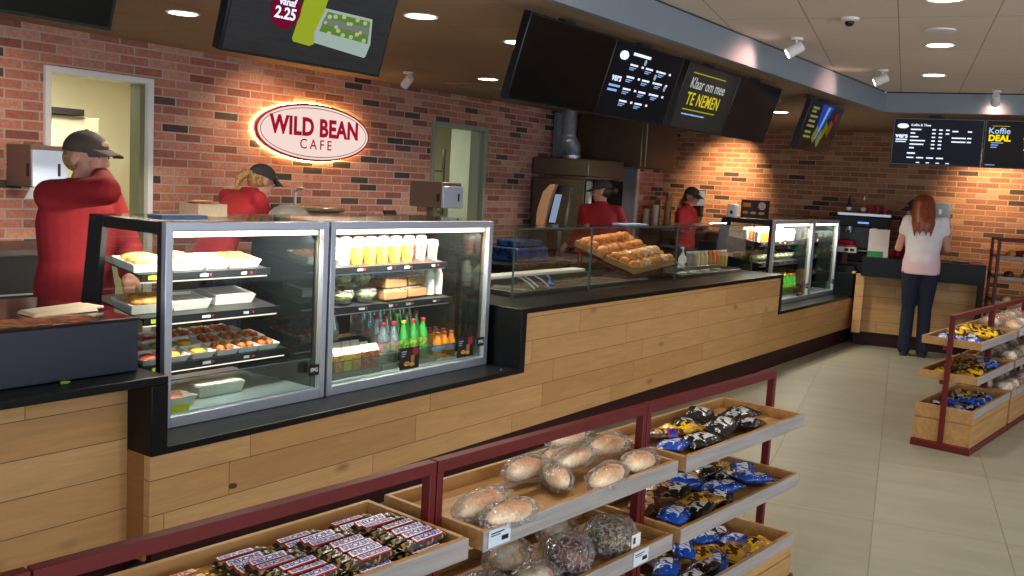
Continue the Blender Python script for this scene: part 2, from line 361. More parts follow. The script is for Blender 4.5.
# ================================================================== SERVICE COUNTER
t=thing('service_counter','long oak plank counter with black worktop dropping into two display bays','counter',(0,0,0),RK)
w=MB(); w.box(2.03,4.44,3.062,3.10,.168,.506); w.box(4.44,8.52,3.062,3.10,.168,.85); w.box(8.52,10.87,3.062,3.10,.168,.506)
w.box(10.87,10.93,3.062,3.10,.168,.80)
obj('front_panel',w,M_plank,t)
obj('front_panel',MB().box(.2,2.03,3.21,3.25,.09,.776),M_plank,t)
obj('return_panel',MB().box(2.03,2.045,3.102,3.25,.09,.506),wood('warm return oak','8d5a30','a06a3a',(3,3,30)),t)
obj('plinth',MB().box(2.06,10.95,3.095,3.13,0,.168),M_kick,t); obj('plinth',MB().box(.2,2.06,3.25,3.28,0,.09),M_kick,t)
wt=MB(); wt.box(.2,2.10,3.055,3.95,.776,.808); wt.box(2.03,2.10,3.055,3.95,.506,.776); wt.box(2.10,4.385,3.055,3.95,.506,.535)
wt.box(4.385,4.44,3.055,3.95,.506,.88); wt.box(4.44,8.52,3.055,4.0,.85,.88); wt.box(8.52,8.57,3.055,3.95,.506,.88)
wt.box(8.57,10.80,3.055,3.6,.506,.535); wt.box(10.80,10.87,3.055,3.6,.506,.78)
obj('worktop',wt,M_black,t,.003)
cc=MB(); cc.box(.2,2.0,3.26,3.9,.05,.77); cc.box(2.1,4.38,3.11,3.9,.05,.5); cc.box(4.46,8.5,3.11,3.95,.05,.70); cc.box(8.6,10.7,3.11,3.6,.05,.5)
obj('carcass',cc,M_blackm,t)
o=tag(obj('knot',MB().sph((0,0,0),(.022,.0015,.013),12,6),mat('dark knot','4a3620',.7)),'dark knot in an oak plank below the first display bay','knot'); place(o,K(2.409,3.0615,.307),(0,.15,RK)); o.name='wood_knot'; o['kind']='structure'
# coffee end of the counter, square to the floor grid
t=thing('coffee_counter','square black topped oak counter at the far end under the coffee menu','counter',(0,0,0))
wt=MB(); wt.box(-.37,.84,10.95,11.62,.785,.99); wt.box(.79,.84,10.95,11.62,0,.79)
obj('worktop',wt,M_black,t,.004)
wp=MB(); wp.box(-.33,.79,11.17,11.2,.15,.79); wp.box(-.42,-.33,11.04,11.2,.15,.79)
obj('front_panel',wp,M_plank_x if 'M_plank_x' in globals() else M_plank,t); obj('plinth',MB().box(-.40,.79,11.2,11.24,0,.15),M_kick,t)
t=thing('back_bar','black back bar cabinet under the espresso machine','cabinet',(0,0,0))
obj('body',MB().box(-1.25,-.14,11.63,12.1,.0,.86),M_blackm,t); obj('top',MB().box(-1.27,-.13,11.625,12.12,.86,.89),M_black,t,.003)
# work benches along the brick wall
def bench(lab,u0,u1,w0,w1,h,top,body=M_blackm):
    t=thing('work_bench',lab,'bench',K(u0,w0,0),RK); L_=u1-u0; D=w1-w0
    obj('worktop',MB().box(0,L_,0,D,h-.04,h),top,t,.003); obj('body',MB().box(.01,L_-.01,.03,D,.08,h-.04),body,t)
    obj('edge_strip',MB().box(.01,L_-.01,.02,.03,h-.27,h-.262),M_steel,t); return t
bench('black work bench with brown top against the brick wall at far left',.8,3.2,5.5,6.06,1.05,mat('brown top','3c2c25',.4))
bench('steel topped work bench below the illuminated oval sign',4.05,7.0,5.5,6.06,.95,M_steel2)
bench('low steel bench beside the oven along the brick wall',7.95,8.72,5.5,6.06,.92,M_steel2)
t=thing('work_bench','steel back bench with cup stacks against the far brick wall','bench',K(11.3,4.3,0),RK)
obj('worktop',MB().box(0,.66,0,1.75,1.06,1.09),M_steel2,t,.003); obj('body',MB().box(.03,.66,0,1.75,.1,1.06),M_darksteel,t)
# ================================================================== OVEN, HOOD, DUCT
t=thing('combi_oven','stainless combi oven with dark glass door beneath a steel extractor box','oven',K(8.75,5.36,0),RK)
obj('body',MB().box(0,.78,.02,.70,.9,1.66),M_steel2,t,.01)
obj('door',MB().box(.03,.76,-.03,.02,.94,1.66),mat('oven door glass','0d0e10',.08,0,.1,10,spec=.8),t,.006)
obj('door_trim',MB().box(.0,.05,-.05,.0,.92,1.64),M_steel,t,.004)
obj('handle',MB().tube([(.12,-.03,1.5),(.12,-.09,1.47),(.12,-.09,1.1),(.12,-.03,1.07)],.012),M_steel,t)
obj('stand',MB().box(.04,.74,.05,.68,.0,.9),M_darksteel,t,.006)
obj('extractor_box',MB().box(-.0,.76,-.02,.70,1.69,1.875),M_steel2,t,.006)
t=thing('vent_duct','silver corrugated vent duct rising from the oven to the ceiling','duct',K(9.05,5.78,0),RK)
d=MB(); path=[]; rs=[]
for i in range(76):
    z=1.9+i*.0068; q=max(0,min(1,(2.12-z)/.22)); x=.10*sin(q*pi/2)-.05; path.append((x,0,z)); rs.append((.088 if i%2 else .078)+(.02*max(0,1-abs(z-2.0)/.09)))
d.tube(path,rs,20); obj('corrugated_tube',d,M_steel,t,smooth=12); obj('collar',MB().cyl((.05,0,1.876),(.05,0,1.92),.1,.1,20),M_steel,t)
t=thing('extractor_hood','large brown grey extractor hood hanging from the kitchen ceiling','hood',K(9.64,5.2,0),RK)
obj('canopy',MB().box(0,.88,0,.86,1.828,2.42),mat('bronze grey steel','6b5b48',.36,.7,.12,8),t,.008)
obj('edge_strip',MB().box(.10,.112,-.006,0,1.84,2.41),M_steel,t); obj('bolt',MB().cyl((.84,-.01,1.87),(.84,0,1.87),.01,.01,10),M_steel,t)
t=thing('cold_store_door','pale blue grey steel door panel between the oven and the far brick wall','panel',K(10.58,5.74,0),RK)
obj('panel',MB().box(0,.06,0,.30,.0,1.84),mat('pale steel','93a0ae',.35,.5,.05,6),t,.004); obj('trim',MB().box(-.004,0,.0,.02,0,1.84),M_steel,t)
# pale blue service panel behind the duct
t=thing('blue_steel_sheet','pale blue steel panel behind the silver vent duct','panel',K(9.35,5.98,1.9),RK)
obj('sheet',MB().box(0,.03,0,.1,0,.5),mat('pale steel','93a0ae'),t); obj('sheet_flange',MB().box(-.2,.0,.06,.1,0,.5),mat('pale steel','93a0ae'),t)
# ================================================================== LAMPS IN THE CEILING
def downlight(p,lab,grp,m,r=.075):
    t=thing('downlight',lab,'ceiling lamp',p,0,grp)
    obj('rim',MB().lathe([(r,-.001),(r+.012,-.006),(r+.018,0),(r,0)],n=28,cap=False),M_white,t)
    obj('lens',MB().lathe([(r,-.003),(r*.5,-.005),(.001,-.006)],n=28,cap=False),m,t); return t
for (u,w_,lab) in ((3.265,4.668,'round recessed lamp in dark ceiling above the left doorway'),(3.779,3.376,'round recessed lamp in dark ceiling right of the first hanging screen'),
     (6.303,4.866,'small round recessed lamp near the access hatch in dark ceiling'),(4.669,3.394,'round recessed lamp half behind the long blank screen'),(9.254,3.48,'round recessed lamp between the take away screen and the tilted advert screen')):
    p=K(u,w_,ZI); downlight(p,lab,'lamps in the dark kitchen ceiling',M_lamp); spot(p-Vector((0,0,.03)),p-Vector((0,0,1)),95,150,(1,.86,.70),.06,1.0)
for (x,y,lab) in ((.111,6.693,'round recessed lamp in pale ceiling nearest the smoke detector disc'),(.116,8.229,'round recessed lamp in pale ceiling nearest the grey fascia corner'),(.089,5.2,'round recessed lamp in pale ceiling cut by the top edge')):
    p=Vector((x,y,ZO)); downlight(p,lab,'lamps in the pale shop ceiling',M_lampw); spot(p-Vector((0,0,.03)),p-Vector((0,0,1)),55,130,(1,.93,.84),.07,.9)
for i,(x,y) in enumerate(((1.9,3.6),(1.9,6.2),(1.9,8.4),(-.7,2.6),(1.0,1.5))):
    p=Vector((x,y,ZO)); downlight(p,'round recessed lamp in pale ceiling, %s of those beyond the picture edges'%ORD[i],'lamps in the pale shop ceiling out of view',M_lampw); spot(p-Vector((0,0,.03)),p-Vector((0,0,1)),55,130,(1,.94,.86),.07,.9)
TU1,TU2=5.9,7.55
def track_spot(p,aim,lab,power,col=(1,.72,.5),size=50,light=True):
    t=thing('spotlight',lab,'spotlight',p,0)
    obj('base',MB().cyl((0,0,0),(0,0,-.014),.04,.04,20),M_white,t); obj('stem',MB().cyl((0,0,-.014),(0,0,-.055),.008,.008,8),M_white,t)
    d_=(Vector(aim)-Vector(p)).normalized(); c0=Vector((0,0,-.07)); 
    h=obj('head',MB().cyl(c0-d_*.045,c0+d_*.06,.033,.036,20),M_white,t,.003)
    l=obj('lamp_face',MB().cyl(c0+d_*.0605,c0+d_*.062,.028,.028,16),M_lamp,t)
    if light: spot(Vector(p)+c0+d_*.09,aim,power,size,col,.05,1.0)
    return t
track_spot((-.732,6.387,ZO),K(TU1,2.46,2.42),'white ceiling spotlight nearest the camera beside the grey fascia',9,col=(1,.5,.4),size=95)
track_spot((-.251,7.945,ZO),K(TU2,2.46,2.42),'white ceiling spotlight beside the corner of the grey fascia',8,col=(1,.5,.4),size=95)
track_spot((.64,9.30,ZO),(.66,9.49,2.43),'white ceiling spotlight above the coffee menu screens',6,col=(1,.5,.4),size=95)
track_spot(tuple(K(5.772,5.268,ZI)),K(5.9,6.1,1.7),'white spotlight hanging from dark ceiling left of the middle doorway',6)
for (x,y,tu,lab) in ((-1.55,3.7,4.3,'white ceiling spotlight out of view above the near shelves'),):
    track_spot((x,y,ZO),K(tu,2.46,2.45),lab,7,col=(1,.5,.4),size=95)
# lamps over the kitchen that wash the brick walls - the left wall pair and its fittings are added to brighten the brick
for (u,w_,tu,tw,tz,pw,sz,lab) in ((11.3,4.95,12.0,5.15,1.75,165,80,'wall washing lamp above the staff by the far brick wall'),(11.45,1.95,12.0,1.95,1.8,110,85,'wall washing lamp behind the coffee menu screens'),
     (4.9,5.6,5.0,6.1,1.5,30,120,'added wall washing lamp above the oval sign'),(2.6,5.3,2.7,6.1,1.2,30,120,'added wall washing lamp above the far left bench')):
    p=K(u,w_,ZI); downlight(p,lab,None,M_lamp,.04); spot(p-Vector((0,0,.02)),K(tu,tw,tz),pw,sz,(1,.68,.40),.03,1.0)
t=thing('security_camera','small white dome camera with black lens on the pale ceiling','camera',(-.378,5.701,ZO))
obj('base',MB().lathe([(.05,0),(.05,-.012),(.03,-.02)],n=24),M_white,t); obj('dome',MB().sph((0,-.005,-.025),(.026,.026,.022),16,10),mat('black lens','08080a',.1),t)
tag(place(obj('ceiling_disc',MB().lathe([(.085,0),(.085,-.008),(.06,-.012)],n=28),M_white),(.094,6.124,ZO)),'flat white round detector disc on the pale ceiling before the lamps','detector')
hp=MB()
for a,b in (((0,0),(.5,.03)),((.5,.03),(.45,.30)),((.45,.30),(-.02,.30)),((-.02,.30),(0,0))):
    hp.tube([(a[0],a[1],-.004),(b[0],b[1],-.004)],.006,4)
tag(place(obj('access_hatch',hp,mat('hatch edge','9b8a74',.6)),K(6.5,5.17,ZI),(0,0,RK)),'thin edged access hatch in the dark ceiling near the middle doorway','hatch')
# back room light
area(K(3.9,7.3,2.42),(0,0,0),1.4,.6,360,(1,.95,.78)); area(K(8.0,7.3,2.42),(0,0,0),1.4,.6,110,(.97,1,.84))
# ================================================================== DISPLAY CASES
M_shelf=mat('dark steel shelf','4a4a48',.35,.7,.1,20)
M_rail=mat('black price rail','0e0f11',.35,0,.1,30)
M_strip=glow('white light strip','fff4e0',5)
M_strip2=glow('faint light strip','fff0d8',1.3)
M_dot=mat('red dot','b01830',.5,0,.05); M_tagw=mat('pale grey print','a9abb0',.6,0,.1,200)
M_yel=mat('lime yellow label','b9c61e',.6,0,.08,120)
M_mirror=mat('dark mirror panel','3a4140',.06,.85,.05,10)
def display_case(lab,u0,L,shelves,mirror=True,left=True,lipz=.14,sign='black'):
    """front at y=0 (towards the shop), local z from the worktop bay"""
    t=thing('display_case',lab,'display case',K(u0,3.26,.536),RK)
    H=.829; b=.033
    f=MB(); f.box(0,b,0,.03,.0,H); f.box(L-b,L,0,.03,0,H); f.box(b,L-b,0,.03,H-.034,H); f.box(b,L-b,0,.03,0,.045)
    obj('front_frame',f,M_steel,t,.002)
    obj('base',MB().box(.0,L,.03,.66,0,.04),M_steel2,t)
    obj('inner_floor',MB().box(b,L-b,.03,.64,.04,.05),M_steel,t)
    s=MB()
    s.box(0,.028,.03,.06,.0,H); s.hexa([(0,.56,0),(.028,.56,0),(.028,.68,0),(0,.68,0),(0,.44,H),(.028,.44,H),(.028,.545,H),(0,.545,H)])
    s.box(0,.028,.06,.44,H-.05,H-.004); s.box(0,.028,.06,.56,0,.05)
    obj('end_frame',s,M_blackm,t,.002)
    obj('end_glass',MB().hexa([(.010,.06,.05),(.016,.06,.05),(.016,.56,.05),(.010,.56,.05),(.010,.06,H-.05),(.016,.06,H-.05),(.016,.45,H-.05),(.010,.45,H-.05)]),M_glass,t)
    obj('front_glass',MB().box(b,L-b,.012,.017,.045,H-.034),M_glass,t)
    tp=obj('top_glass',MB().box(.0,L,.03,.54,H-.006,H+.002),clear('top pane','f4f4f0',.04,.10,.7),t)
    obj('top_trim',MB().box(0,L,.50,.545,H-.03,H-.008),M_steel2,t)
    if mirror: obj('mirror_end',MB().hexa([(L-.045,.05,.05),(L-.04,.05,.05),(L-.04,.58,.05),(L-.045,.58,.05),(L-.045,.05,H-.036),(L-.04,.05,H-.036),(L-.04,.46,H-.036),(L-.045,.46,H-.036)]),M_mirror,t)
    e=MB(); e.box(L-.036,L-.004,.03,.06,.0,H); obj('end_frame',e,M_steel2,t)
    ls=obj('light_strip',MB().box(b+.01,L-b-.01,.035,.06,H-.062,H-.042),M_strip,t)
    for k,(z,yf,yb,x0,x1,rail) in enumerate(shelves):
        dz=.14*(yb-yf)
        sh=obj('shelf',MB().hexa([(x0,yf,z-.008),(x1,yf,z-.008),(x1,yb,z-.008+dz),(x0,yb,z-.008+dz),(x0,yf,z),(x1,yf,z),(x1,yb,z+dz),(x0,yb,z+dz)]),M_shelf,t)
        r=obj('price_rail',MB().box(x0,x1,yf-.012,yf-.001,z-.028,z+.004),M_rail,sh)
        q=MB(); n=int((x1-x0)/.19)
        for i in range(n):
            x=x0+.06+i*.19+.03*((i*7+k*3)%3); q.box(x,x+.03+.012*(i%2),yf-.0135,yf-.0125,z-.018,z-.006,0); q.cyl((x+.055,yf-.014,z-.012),(x+.055,yf-.0125,z-.012),.0055,.0055,10,1)
        obj('price_tags',q,[M_tagw,M_dot],sh)
        obj('under_light',MB().box(x0+.01,x1-.01,yf+.0,yf+.012,z-.036,z-.030),M_strip2 if rail else M_steel,sh)
        if rail: obj('yellow_label',MB().box(x0+.03,x0+.12,yf-.0145,yf-.0135,z-.02,z-.003),M_yel,sh)
    lp=obj('lip_glass',MB().box(b,L-b,.035,.039,.045,.045+lipz),clear('lip pane','eef8f4',.03,.07,.6),t)
    obj('lip_edge',MB().box(b,L-b,.034,.040,.045+lipz,.049+lipz),M_glassedge,lp)
    bd=obj('badge',MB().box(L-.10,L-.04,-.004,0,.115,.165),M_blackm,t)
    text('FPG',.026,M_white,bd,(L-.07,-.0045,.14),off=.0008)
    area(K(u0,3.26,.536)+K(L/2,0,0)+K(0,.07,H-.07),(R(38),0,RK),L-.1,.06,LP*L*(.75 if L<.9 else 1),(1,.95,.84),'case_light')
    area(K(u0,3.26,.536)+K(L/2,0,0)+K(0,.28,H-.06),(0,0,RK),L-.1,.2,LP*.4*L,(1,.95,.84),'case_light')
    return t
LP=24
SH1=[(.597,.225,.56,.034,.70,True),(.418,.205,.58,.034,.745,True),(.215,.195,.60,.034,.79,True)]
display_case('glass display case of hot snacks in card trays nearest the till',2.22,.86,SH1)
SH2=[(.588,.15,.55,.034,1.02,False),(.392,.13,.57,.034,1.05,False)]
c2=display_case('chilled glass display case full of salads and coloured bottles',3.095,1.25,SH2,lipz=.10)
SH3=[(.60,.15,.55,.034,1.10,False),(.40,.13,.57,.034,1.10,False)]
display_case('far chilled display case with green bottles and orange fruit pots',8.80,1.13,SH3,lipz=.1)
display_case('narrow unlit display case at the far end beside the coffee counter',9.95,.84,[(.60,.2,.5,.034,.80,False),(.42,.2,.5,.034,.80,False),(.24,.2,.5,.034,.80,False)],lipz=.1)
B1=K(2.22,3.26,.536); B2=K(3.095,3.26,.536); B3=K(8.80,3.26,.536); B4=K(9.95,3.26,.536)
def at(base,x,y,z): return base+K(x,y,z)
def shelfz(sh,y): return sh[0]+.14*(y-sh[1])
# ---- food for the hot case
M_snack=blend('golden pastry','e3a94a','a8642a',55,.42,.62,.5,.4)
M_nugget=blend('orange crumbed snack','c9701f','8f3f12',60,.4,.62,.55,.5)
M_cheese=mat('yellow filling','e0a32e',.45,0,.12,60); M_sauce=mat('red brown sauce','a8401e',.4,0,.2,60)
def boat(L_,D,H_,mt=None,tilt=.012,walln=.002):
    """open card tray with flared sides"""
    m=MB(); o=tilt
    A=[(-L_/2,-D/2),(L_/2,-D/2),(L_/2,D/2),(-L_/2,D/2)]; B_=[(-L_/2-o,-D/2-o),(L_/2+o,-D/2-o),(L_/2+o,D/2+o),(-L_/2-o,D/2+o)]
    I=[(x*(1-.03),y*(1-.03)) for x,y in B_]; J=[(x*.96,y*.96) for x,y in A]
    m.rings([[(x,y,0) for x,y in A],[(x,y,H_) for x,y in B_],[(x,y,H_) for x,y in I],[(x,y,.003) for x,y in J]],0,True,True)
    return obj('tray',m,mt or M_cardw)
def snack_tray(lab,p,L_,D,H_,kind,rz=RK,grp='card trays in the hot display case',slope=True):
    t=thing('snack_tray',lab,'snack tray',p,rz,grp)
    if slope: t.rotation_euler=(R(8),0,rz)
    a=boat(L_,D,H_); a.parent=t
    rnd=random.Random(lab)
    if kind=='baguette':
        n=max(2,int(D/.045))
        for i in range(n):
            y=-D/2+D*(i+.5)/n
            m=MB().sph((0,y,H_*1.05),(L_/2*.93,D/n*.52,.020),20,8,0,lambda d:1+.05*sin(d.x*26))
            obj('baguette_slice',m,M_snack,t,smooth=180)
    elif kind=='nuggets':
        for i in range(2):
            for j in range(2 if L_<.13 else 3):
                m=MB().sph((-L_/2+L_*(j+.5)/(2 if L_<.13 else 3),-D/2+D*(i+.5)/2,H_*.85),(L_*.2 if L_<.13 else L_*.16,D*.26,.018),10,6,0,lambda d:1+.12*sin(d.x*9+i)*cos(d.y*7+j))
                obj('nugget',m,M_nugget,t,smooth=180)
    elif kind=='cheese': obj('filling',MB().sph((0,0,H_*.75),(L_*.4,D*.38,.014),16,6),M_cheese,t,smooth=180)
    elif kind=='sauce': obj('filling',MB().sph((0,0,H_*.7),(L_*.42,D*.4,.014),16,6),M_sauce,t,smooth=180)
    elif kind=='lid': obj('lid',MB().box(-L_/2-.004,L_/2+.004,-D/2-.004,D/2+.004,H_,H_+.006),M_cardw,t,.002)
    elif kind=='fold': obj('liner',MB().box(-L_/2+.005,L_/2-.005,-D/2+.005,D/2-.005,H_*.7,H_*.8),mat('greaseproof paper','f0e6d2',.6),t,.002)
    return t
s=SH1[0]
for i,(x,y,L_,k,d_) in enumerate(((.12,.33,.18,'baguette','leftmost'),(.29,.33,.15,'baguette','second from left'),(.435,.33,.11,'fold','third from left'),(.585,.33,.15,'nuggets','rightmost'))):
    snack_tray('%s %s tray on the top shelf of the hot case'%(d_,{'baguette':'card baguette','fold':'half wrapped card','nuggets':'golden snack card'}[k]),at(B1,x,y,shelfz(s,y)+.002),L_,.14,.036,k)
s=SH1[1]
for (x,y,L_,k,d_) in ((.12,.33,.19,'baguette','left baguette'),(.31,.33,.17,'fold','wide paper lined'),(.56,.36,.20,'lid','long closed')):
    snack_tray('%s card tray on the middle shelf of the hot case'%d_,at(B1,x,y,shelfz(s,y)+.002),L_,.13,.042,k)
s=SH1[2]; q=0
for row,(y,ks) in enumerate(((.25,(('sauce',.09),('cheese',.2),('cheese',.33),('nuggets',.46),('nuggets',.575),('nuggets',.69))),(.37,(('sauce',.10),('cheese',.22),('cheese',.35),('nuggets',.475),('nuggets',.59),('nuggets',.70))),(.49,(('sauce',.12),('sauce',.25),('nuggets',.40),('nuggets',.52),('nuggets',.63))))):
    for i,(k,x) in enumerate(ks):
        snack_tray('%s tray, %s from left in %s row of lower snack shelf'%({'sauce':'red sauced snack','cheese':'yellow cheese snack','nuggets':'crumbed nugget'}[k],ORD[i],('front','middle','back')[row]),at(B1,x,y,shelfz(s,y)+.002),.095,.085,.03,k)
snack_tray('long empty card tray on the floor of the hot case',at(B1,.40,.20,.052),.22,.07,.05,'lid',slope=False)
snack_tray('short card tray of red snacks on the floor of the hot case',at(B1,.14,.16,.052),.15,.10,.04,'sauce',slope=False)
yl=tag(obj('price_label',MB().box(0,.09,-.002,0,0,.03),M_yel),'yellow price label at the bottom left of the hot case','label'); place(yl,at(B1,.05,.032,.05),(0,0,RK))
# ---- chilled case
M_cream=mat('yoghurt white','f1eee4',.5,0,.04); M_mango=blend('mango fruit','f0c23a','e08a1e',70,.42,.6,.35,.3)
M_salad=blend('salad mix','8fae3c','e3d58e',60,.42,.56,.5,.6); M_tom=mat('tomato','c2281c',.3,0,.1)
M_choc=mat('chocolate topping','5a3018',.6,0,.2,60)
def cup_geo(r=.032,h=.085):
    return MB().lathe([(r*.78,0),(r,h),(r*1.06,h+.002),(r*1.06,h+.006),(r*.97,h+.006)],n=18)
def mk_cup(fill,top):
    def fn():
        t=thing('dessert_cup','x','dessert cup'); obj('cup',cup_geo(),fill,t)
        obj('topping',MB().sph((0,0,.088),(.029,.029,.014),12,6),top,t,smooth=180)
        obj('lid',MB().lathe([(.034,.09),(.030,.112),(.012,.118),(.001,.118)],n=18,cap=False),M_pet,t); return t
    return Proto(fn)
cups={'white yoghurt':mk_cup(M_cream,M_choc),'yellow fruit':mk_cup(M_mango,M_cream),'red berry':mk_cup(blend('berry','c23a28','f0d8c8',60,.45,.6,.4),M_tom),'orange fruit':mk_cup(M_mango,mat('orange fruit','d8691a',.4,0,.2,80))}
s=SH2[0]
seq=[('white yoghurt',.09),('white yoghurt',.175),('white yoghurt',.26),('yellow fruit',.345),('yellow fruit',.43),('yellow fruit',.515),('yellow fruit',.60),('orange fruit',.69),('red berry',.785),('red berry',.88)]
for row,y in enumerate((.21,.31)):
    for i,(k,x) in enumerate(seq):
        o=cups[k].get(); place(o,at(B2,x*1.10+.02*row,y,shelfz(s,y)+.001),(0,0,RK))
        tag(o,'%s cup, %s from left in the %s row of the dessert shelf'%(k,ORD[i],('front','back')[row]),'dessert cup','dessert cups on the top chilled shelf')
def mk_bowl():
    t=thing('salad_bowl','x','salad bowl'); obj('bowl',MB().lathe([(.045,0),(.062,.04),(.064,.042)],n=20),M_pet,t)
    obj('salad',MB().sph((0,0,.032),(.056,.056,.026),16,8,0,lambda d:1+.07*sin(d.x*14)*cos(d.y*12)),M_salad,t,smooth=180)
    obj('tomato',MB().sph((.02,-.03,.045),(.016,.016,.012),10,6),M_tom,t,smooth=180); obj('tomato',MB().sph((-.022,-.02,.05),(.013,.013,.01),10,6),M_tom,t,smooth=180)
    obj('lid',MB().lathe([(.066,.042),(.062,.066),(.001,.068)],n=20,cap=False),M_pet,t); return t
bw=Proto(mk_bowl); s=SH2[1]
k=0
for (x,y,dz,d_) in ((.11,.20,0,'front row'),(.27,.20,0,'front row'),(.43,.20,0,'front row'),(.14,.34,0,'back row'),(.30,.34,0,'back row'),(.46,.34,0,'back row'),(.20,.27,.07,'upper layer'),(.34,.28,.07,'upper layer'),(.48,.28,.07,'upper layer')):
    o=bw.get(); place(o,at(B2,x,y,shelfz(s,y)+dz+.002),(0,0,RK+k*.7)); 
    tag(o,'clear salad bowl, %s from left in the %s of the chilled shelf'%(ORD[k%3],d_),'salad bowl','salad bowls on the middle chilled shelf'); k+=1
def mk_sand():
    t=thing('sandwich_box','x','sandwich box'); obj('box',MB().box(-.085,.085,-.05,.05,0,.045),M_kraft,t,.004)
    obj('filling',MB().box(-.075,.075,-.042,.042,.045,.054),blend('sandwich bread','dcb98a','a8784a',40,.4,.6,.7),t,.004); obj('window',MB().box(-.085,.085,-.05,.05,.056,.058),M_pet,t); return t
sb=Proto(mk_sand)
for i,(x,y,dz,d_) in enumerate(((.62,.20,0,'lowest box of the left pair'),(.63,.21,.062,'box lying on top of the left pair'),(.81,.22,0,'lowest box of the right pair'),(.81,.23,.062,'box lying on top of the right pair'))):
    o=sb.get(); place(o,at(B2,x,y,shelfz(s,y)+dz+.002),(0,0,RK+.05*i)); tag(o,'brown card sandwich box in the chilled case, %s'%d_,'sandwich box','sandwich boxes on the middle chilled shelf')
def bottle(prof,liq,cap,lab=None,capz=None,r=.03,name='drink_bottle'):
    h=prof[-1][1]
    def fn():
        t=thing(name,'x','bottle'); obj('body',MB().lathe(prof,n=16),liq,t)
        obj('cap',MB().cyl((0,0,h),(0,0,h+.016),prof[-1][0]*1.15,prof[-1][0]*1.15,14),cap,t,.001)
        if lab: obj('label',MB().lathe([(r+.0008,h*.32),(r+.0008,h*.56)],n=16,cap=False),lab,t)
        return t
    return Proto(fn)
PB=[(.026,0),(.03,.006),(.03,.06),(.027,.075),(.03,.09),(.029,.135),(.012,.185),(.012,.20)]
M_greenb=mat('green soda plastic','2f9a2c',.08,0,.1,20,spec=.8,emit=0); M_redcap=mat('red cap','c01a24',.35); M_yelcap=mat('yellow green cap','b8c81e',.35)
M_water=clear('clear water bottle','e2f4f2',.05,.12,.8,milky=.16,milkcol=(.85,.95,.95)); M_labg=blend('green pink label','55b86a','e88aa0',30,.45,.55,.5)
M_laby=blend('yellow green label','e0d23a','3aa03a',40,.45,.55,.5); M_oj=mat('orange juice','e08f1c',.2,0,.06); M_ojy=mat('yellow juice','e2c04a',.2,0,.06); M_pinkj=mat('pink red juice','b8543c',.2,0,.06)
M_orcap=mat('brown orange cap','7a3a18',.4); M_milk=mat('milky smoothie','dcdcc4',.3,0,.05)
wb=bottle(PB,M_water,M_redcap,M_labg); gb=bottle(PB,M_greenb,M_redcap,M_laby); gy=bottle(PB,M_greenb,M_yelcap,M_laby)
OB=[(.024,0),(.027,.005),(.028,.05),(.024,.09),(.013,.12),(.013,.13)]
ob=bottle(OB,M_oj,M_orcap,mat('blue white label','8fb0d8',.5),r=.028)
k=0
for r_ in range(5):
    for c_ in range(5):
        x=.50+c_*.078+r_*.035; y=.12+r_*.085; kind=('clear','clear','yellow capped green','red capped green','red capped green')[c_]
        p_={'clear':wb,'yellow capped green':gy,'red capped green':gb}[kind].get()
        place(p_,at(B2,x,y,.078+.024*r_),(0,0,RK+k)); k+=1
        tag(p_,'%s soda bottle, %s from left in the %s row of the bottle block'%(kind,ORD[c_],ORD[r_]),'bottle','soda bottles on the chilled case floor')
obj('bottle_step',MB().box(.46,.90,.08,.165,.05,.077),M_steel2,c2)
for r_ in range(1,5): obj('bottle_step',MB().box(.46,.935,.12+r_*.085-.04,.12+r_*.085+.045,.05,.078+.024*r_-.001),M_steel2,c2)
for c_ in range(2):
    for r_ in range(2):
        p_=wb.get(); place(p_,at(B2,.30+.075*c_,.36+.09*r_,.12),(0,0,RK)); tag(p_,'clear water bottle at the %s left of the juice bottles, %s'%(('back','far back')[r_],('outer','inner')[c_]),'bottle','water bottles behind the juices')
obj('bottle_step',MB().box(.04,.42,.30,.52,.05,.119),M_steel2,c2)
for c_ in range(3):
    for r_ in range(3):
        p_=ob.get(); place(p_,at(B2,.955+.06*c_+.012*r_,.13+.07*r_,.052),(0,0,RK)); tag(p_,'small orange juice bottle, %s from left in the %s row right of the green bottles'%(ORD[c_],ORD[r_]),'bottle','small orange juice bottles')
def mk_carton(m):
    def fn():
        t=thing('juice_carton','x','carton'); obj('body',MB().box(-.028,.028,-.026,.026,0,.085),m,t,.004)
        obj('top',MB().hexa([(-.028,-.026,.085),(.028,-.026,.085),(.028,.026,.085),(-.028,.026,.085),(-.028,-.002,.115),(.028,-.002,.115),(.028,.002,.115),(-.028,.002,.115)]),M_cream,t); return t
    return Proto(fn)
cy=mk_carton(M_ojy); co=mk_carton(blend('orange fruit print','e8b25a','c9822e',60)); cp=mk_carton(blend('pink fruit print','c9764a','b04030',60))
for c_ in range(6):
    for r_ in range(3):
        p_=(cy,co,cy,co,cp,cp)[c_].get(); place(p_,at(B2,.08+.064*c_,.10+.065*r_,.083),(0,0,RK))
        tag(p_,'small fruit drink carton, %s from left in the %s row of the carton block'%(ORD[c_],ORD[r_]),'carton','fruit drink cartons')
TBp=[(.026,0),(.03,.005),(.03,.12),(.014,.15),(.014,.16)]
tb=bottle(TBp,M_milk,M_blackm,mat('pale label','e8ecf0',.5),r=.03,name='smoothie_bottle'); s=SH2[1]
for i,(x,y) in enumerate(((.94,.20),(1.01,.20),(.95,.29),(1.02,.29),(.76,.42),(.84,.42))):
    p_=tb.get(); place(p_,at(B2,x,y,shelfz(s,y)+.002),(0,0,RK)); tag(p_,'black capped milky drink bottle, %s in the group at the right of the salad shelf'%ORD[i],'bottle','milky drink bottles')
obj('bottle_step',MB().box(.04,.44,.07,.27,.05,.082),M_steel2,c2)
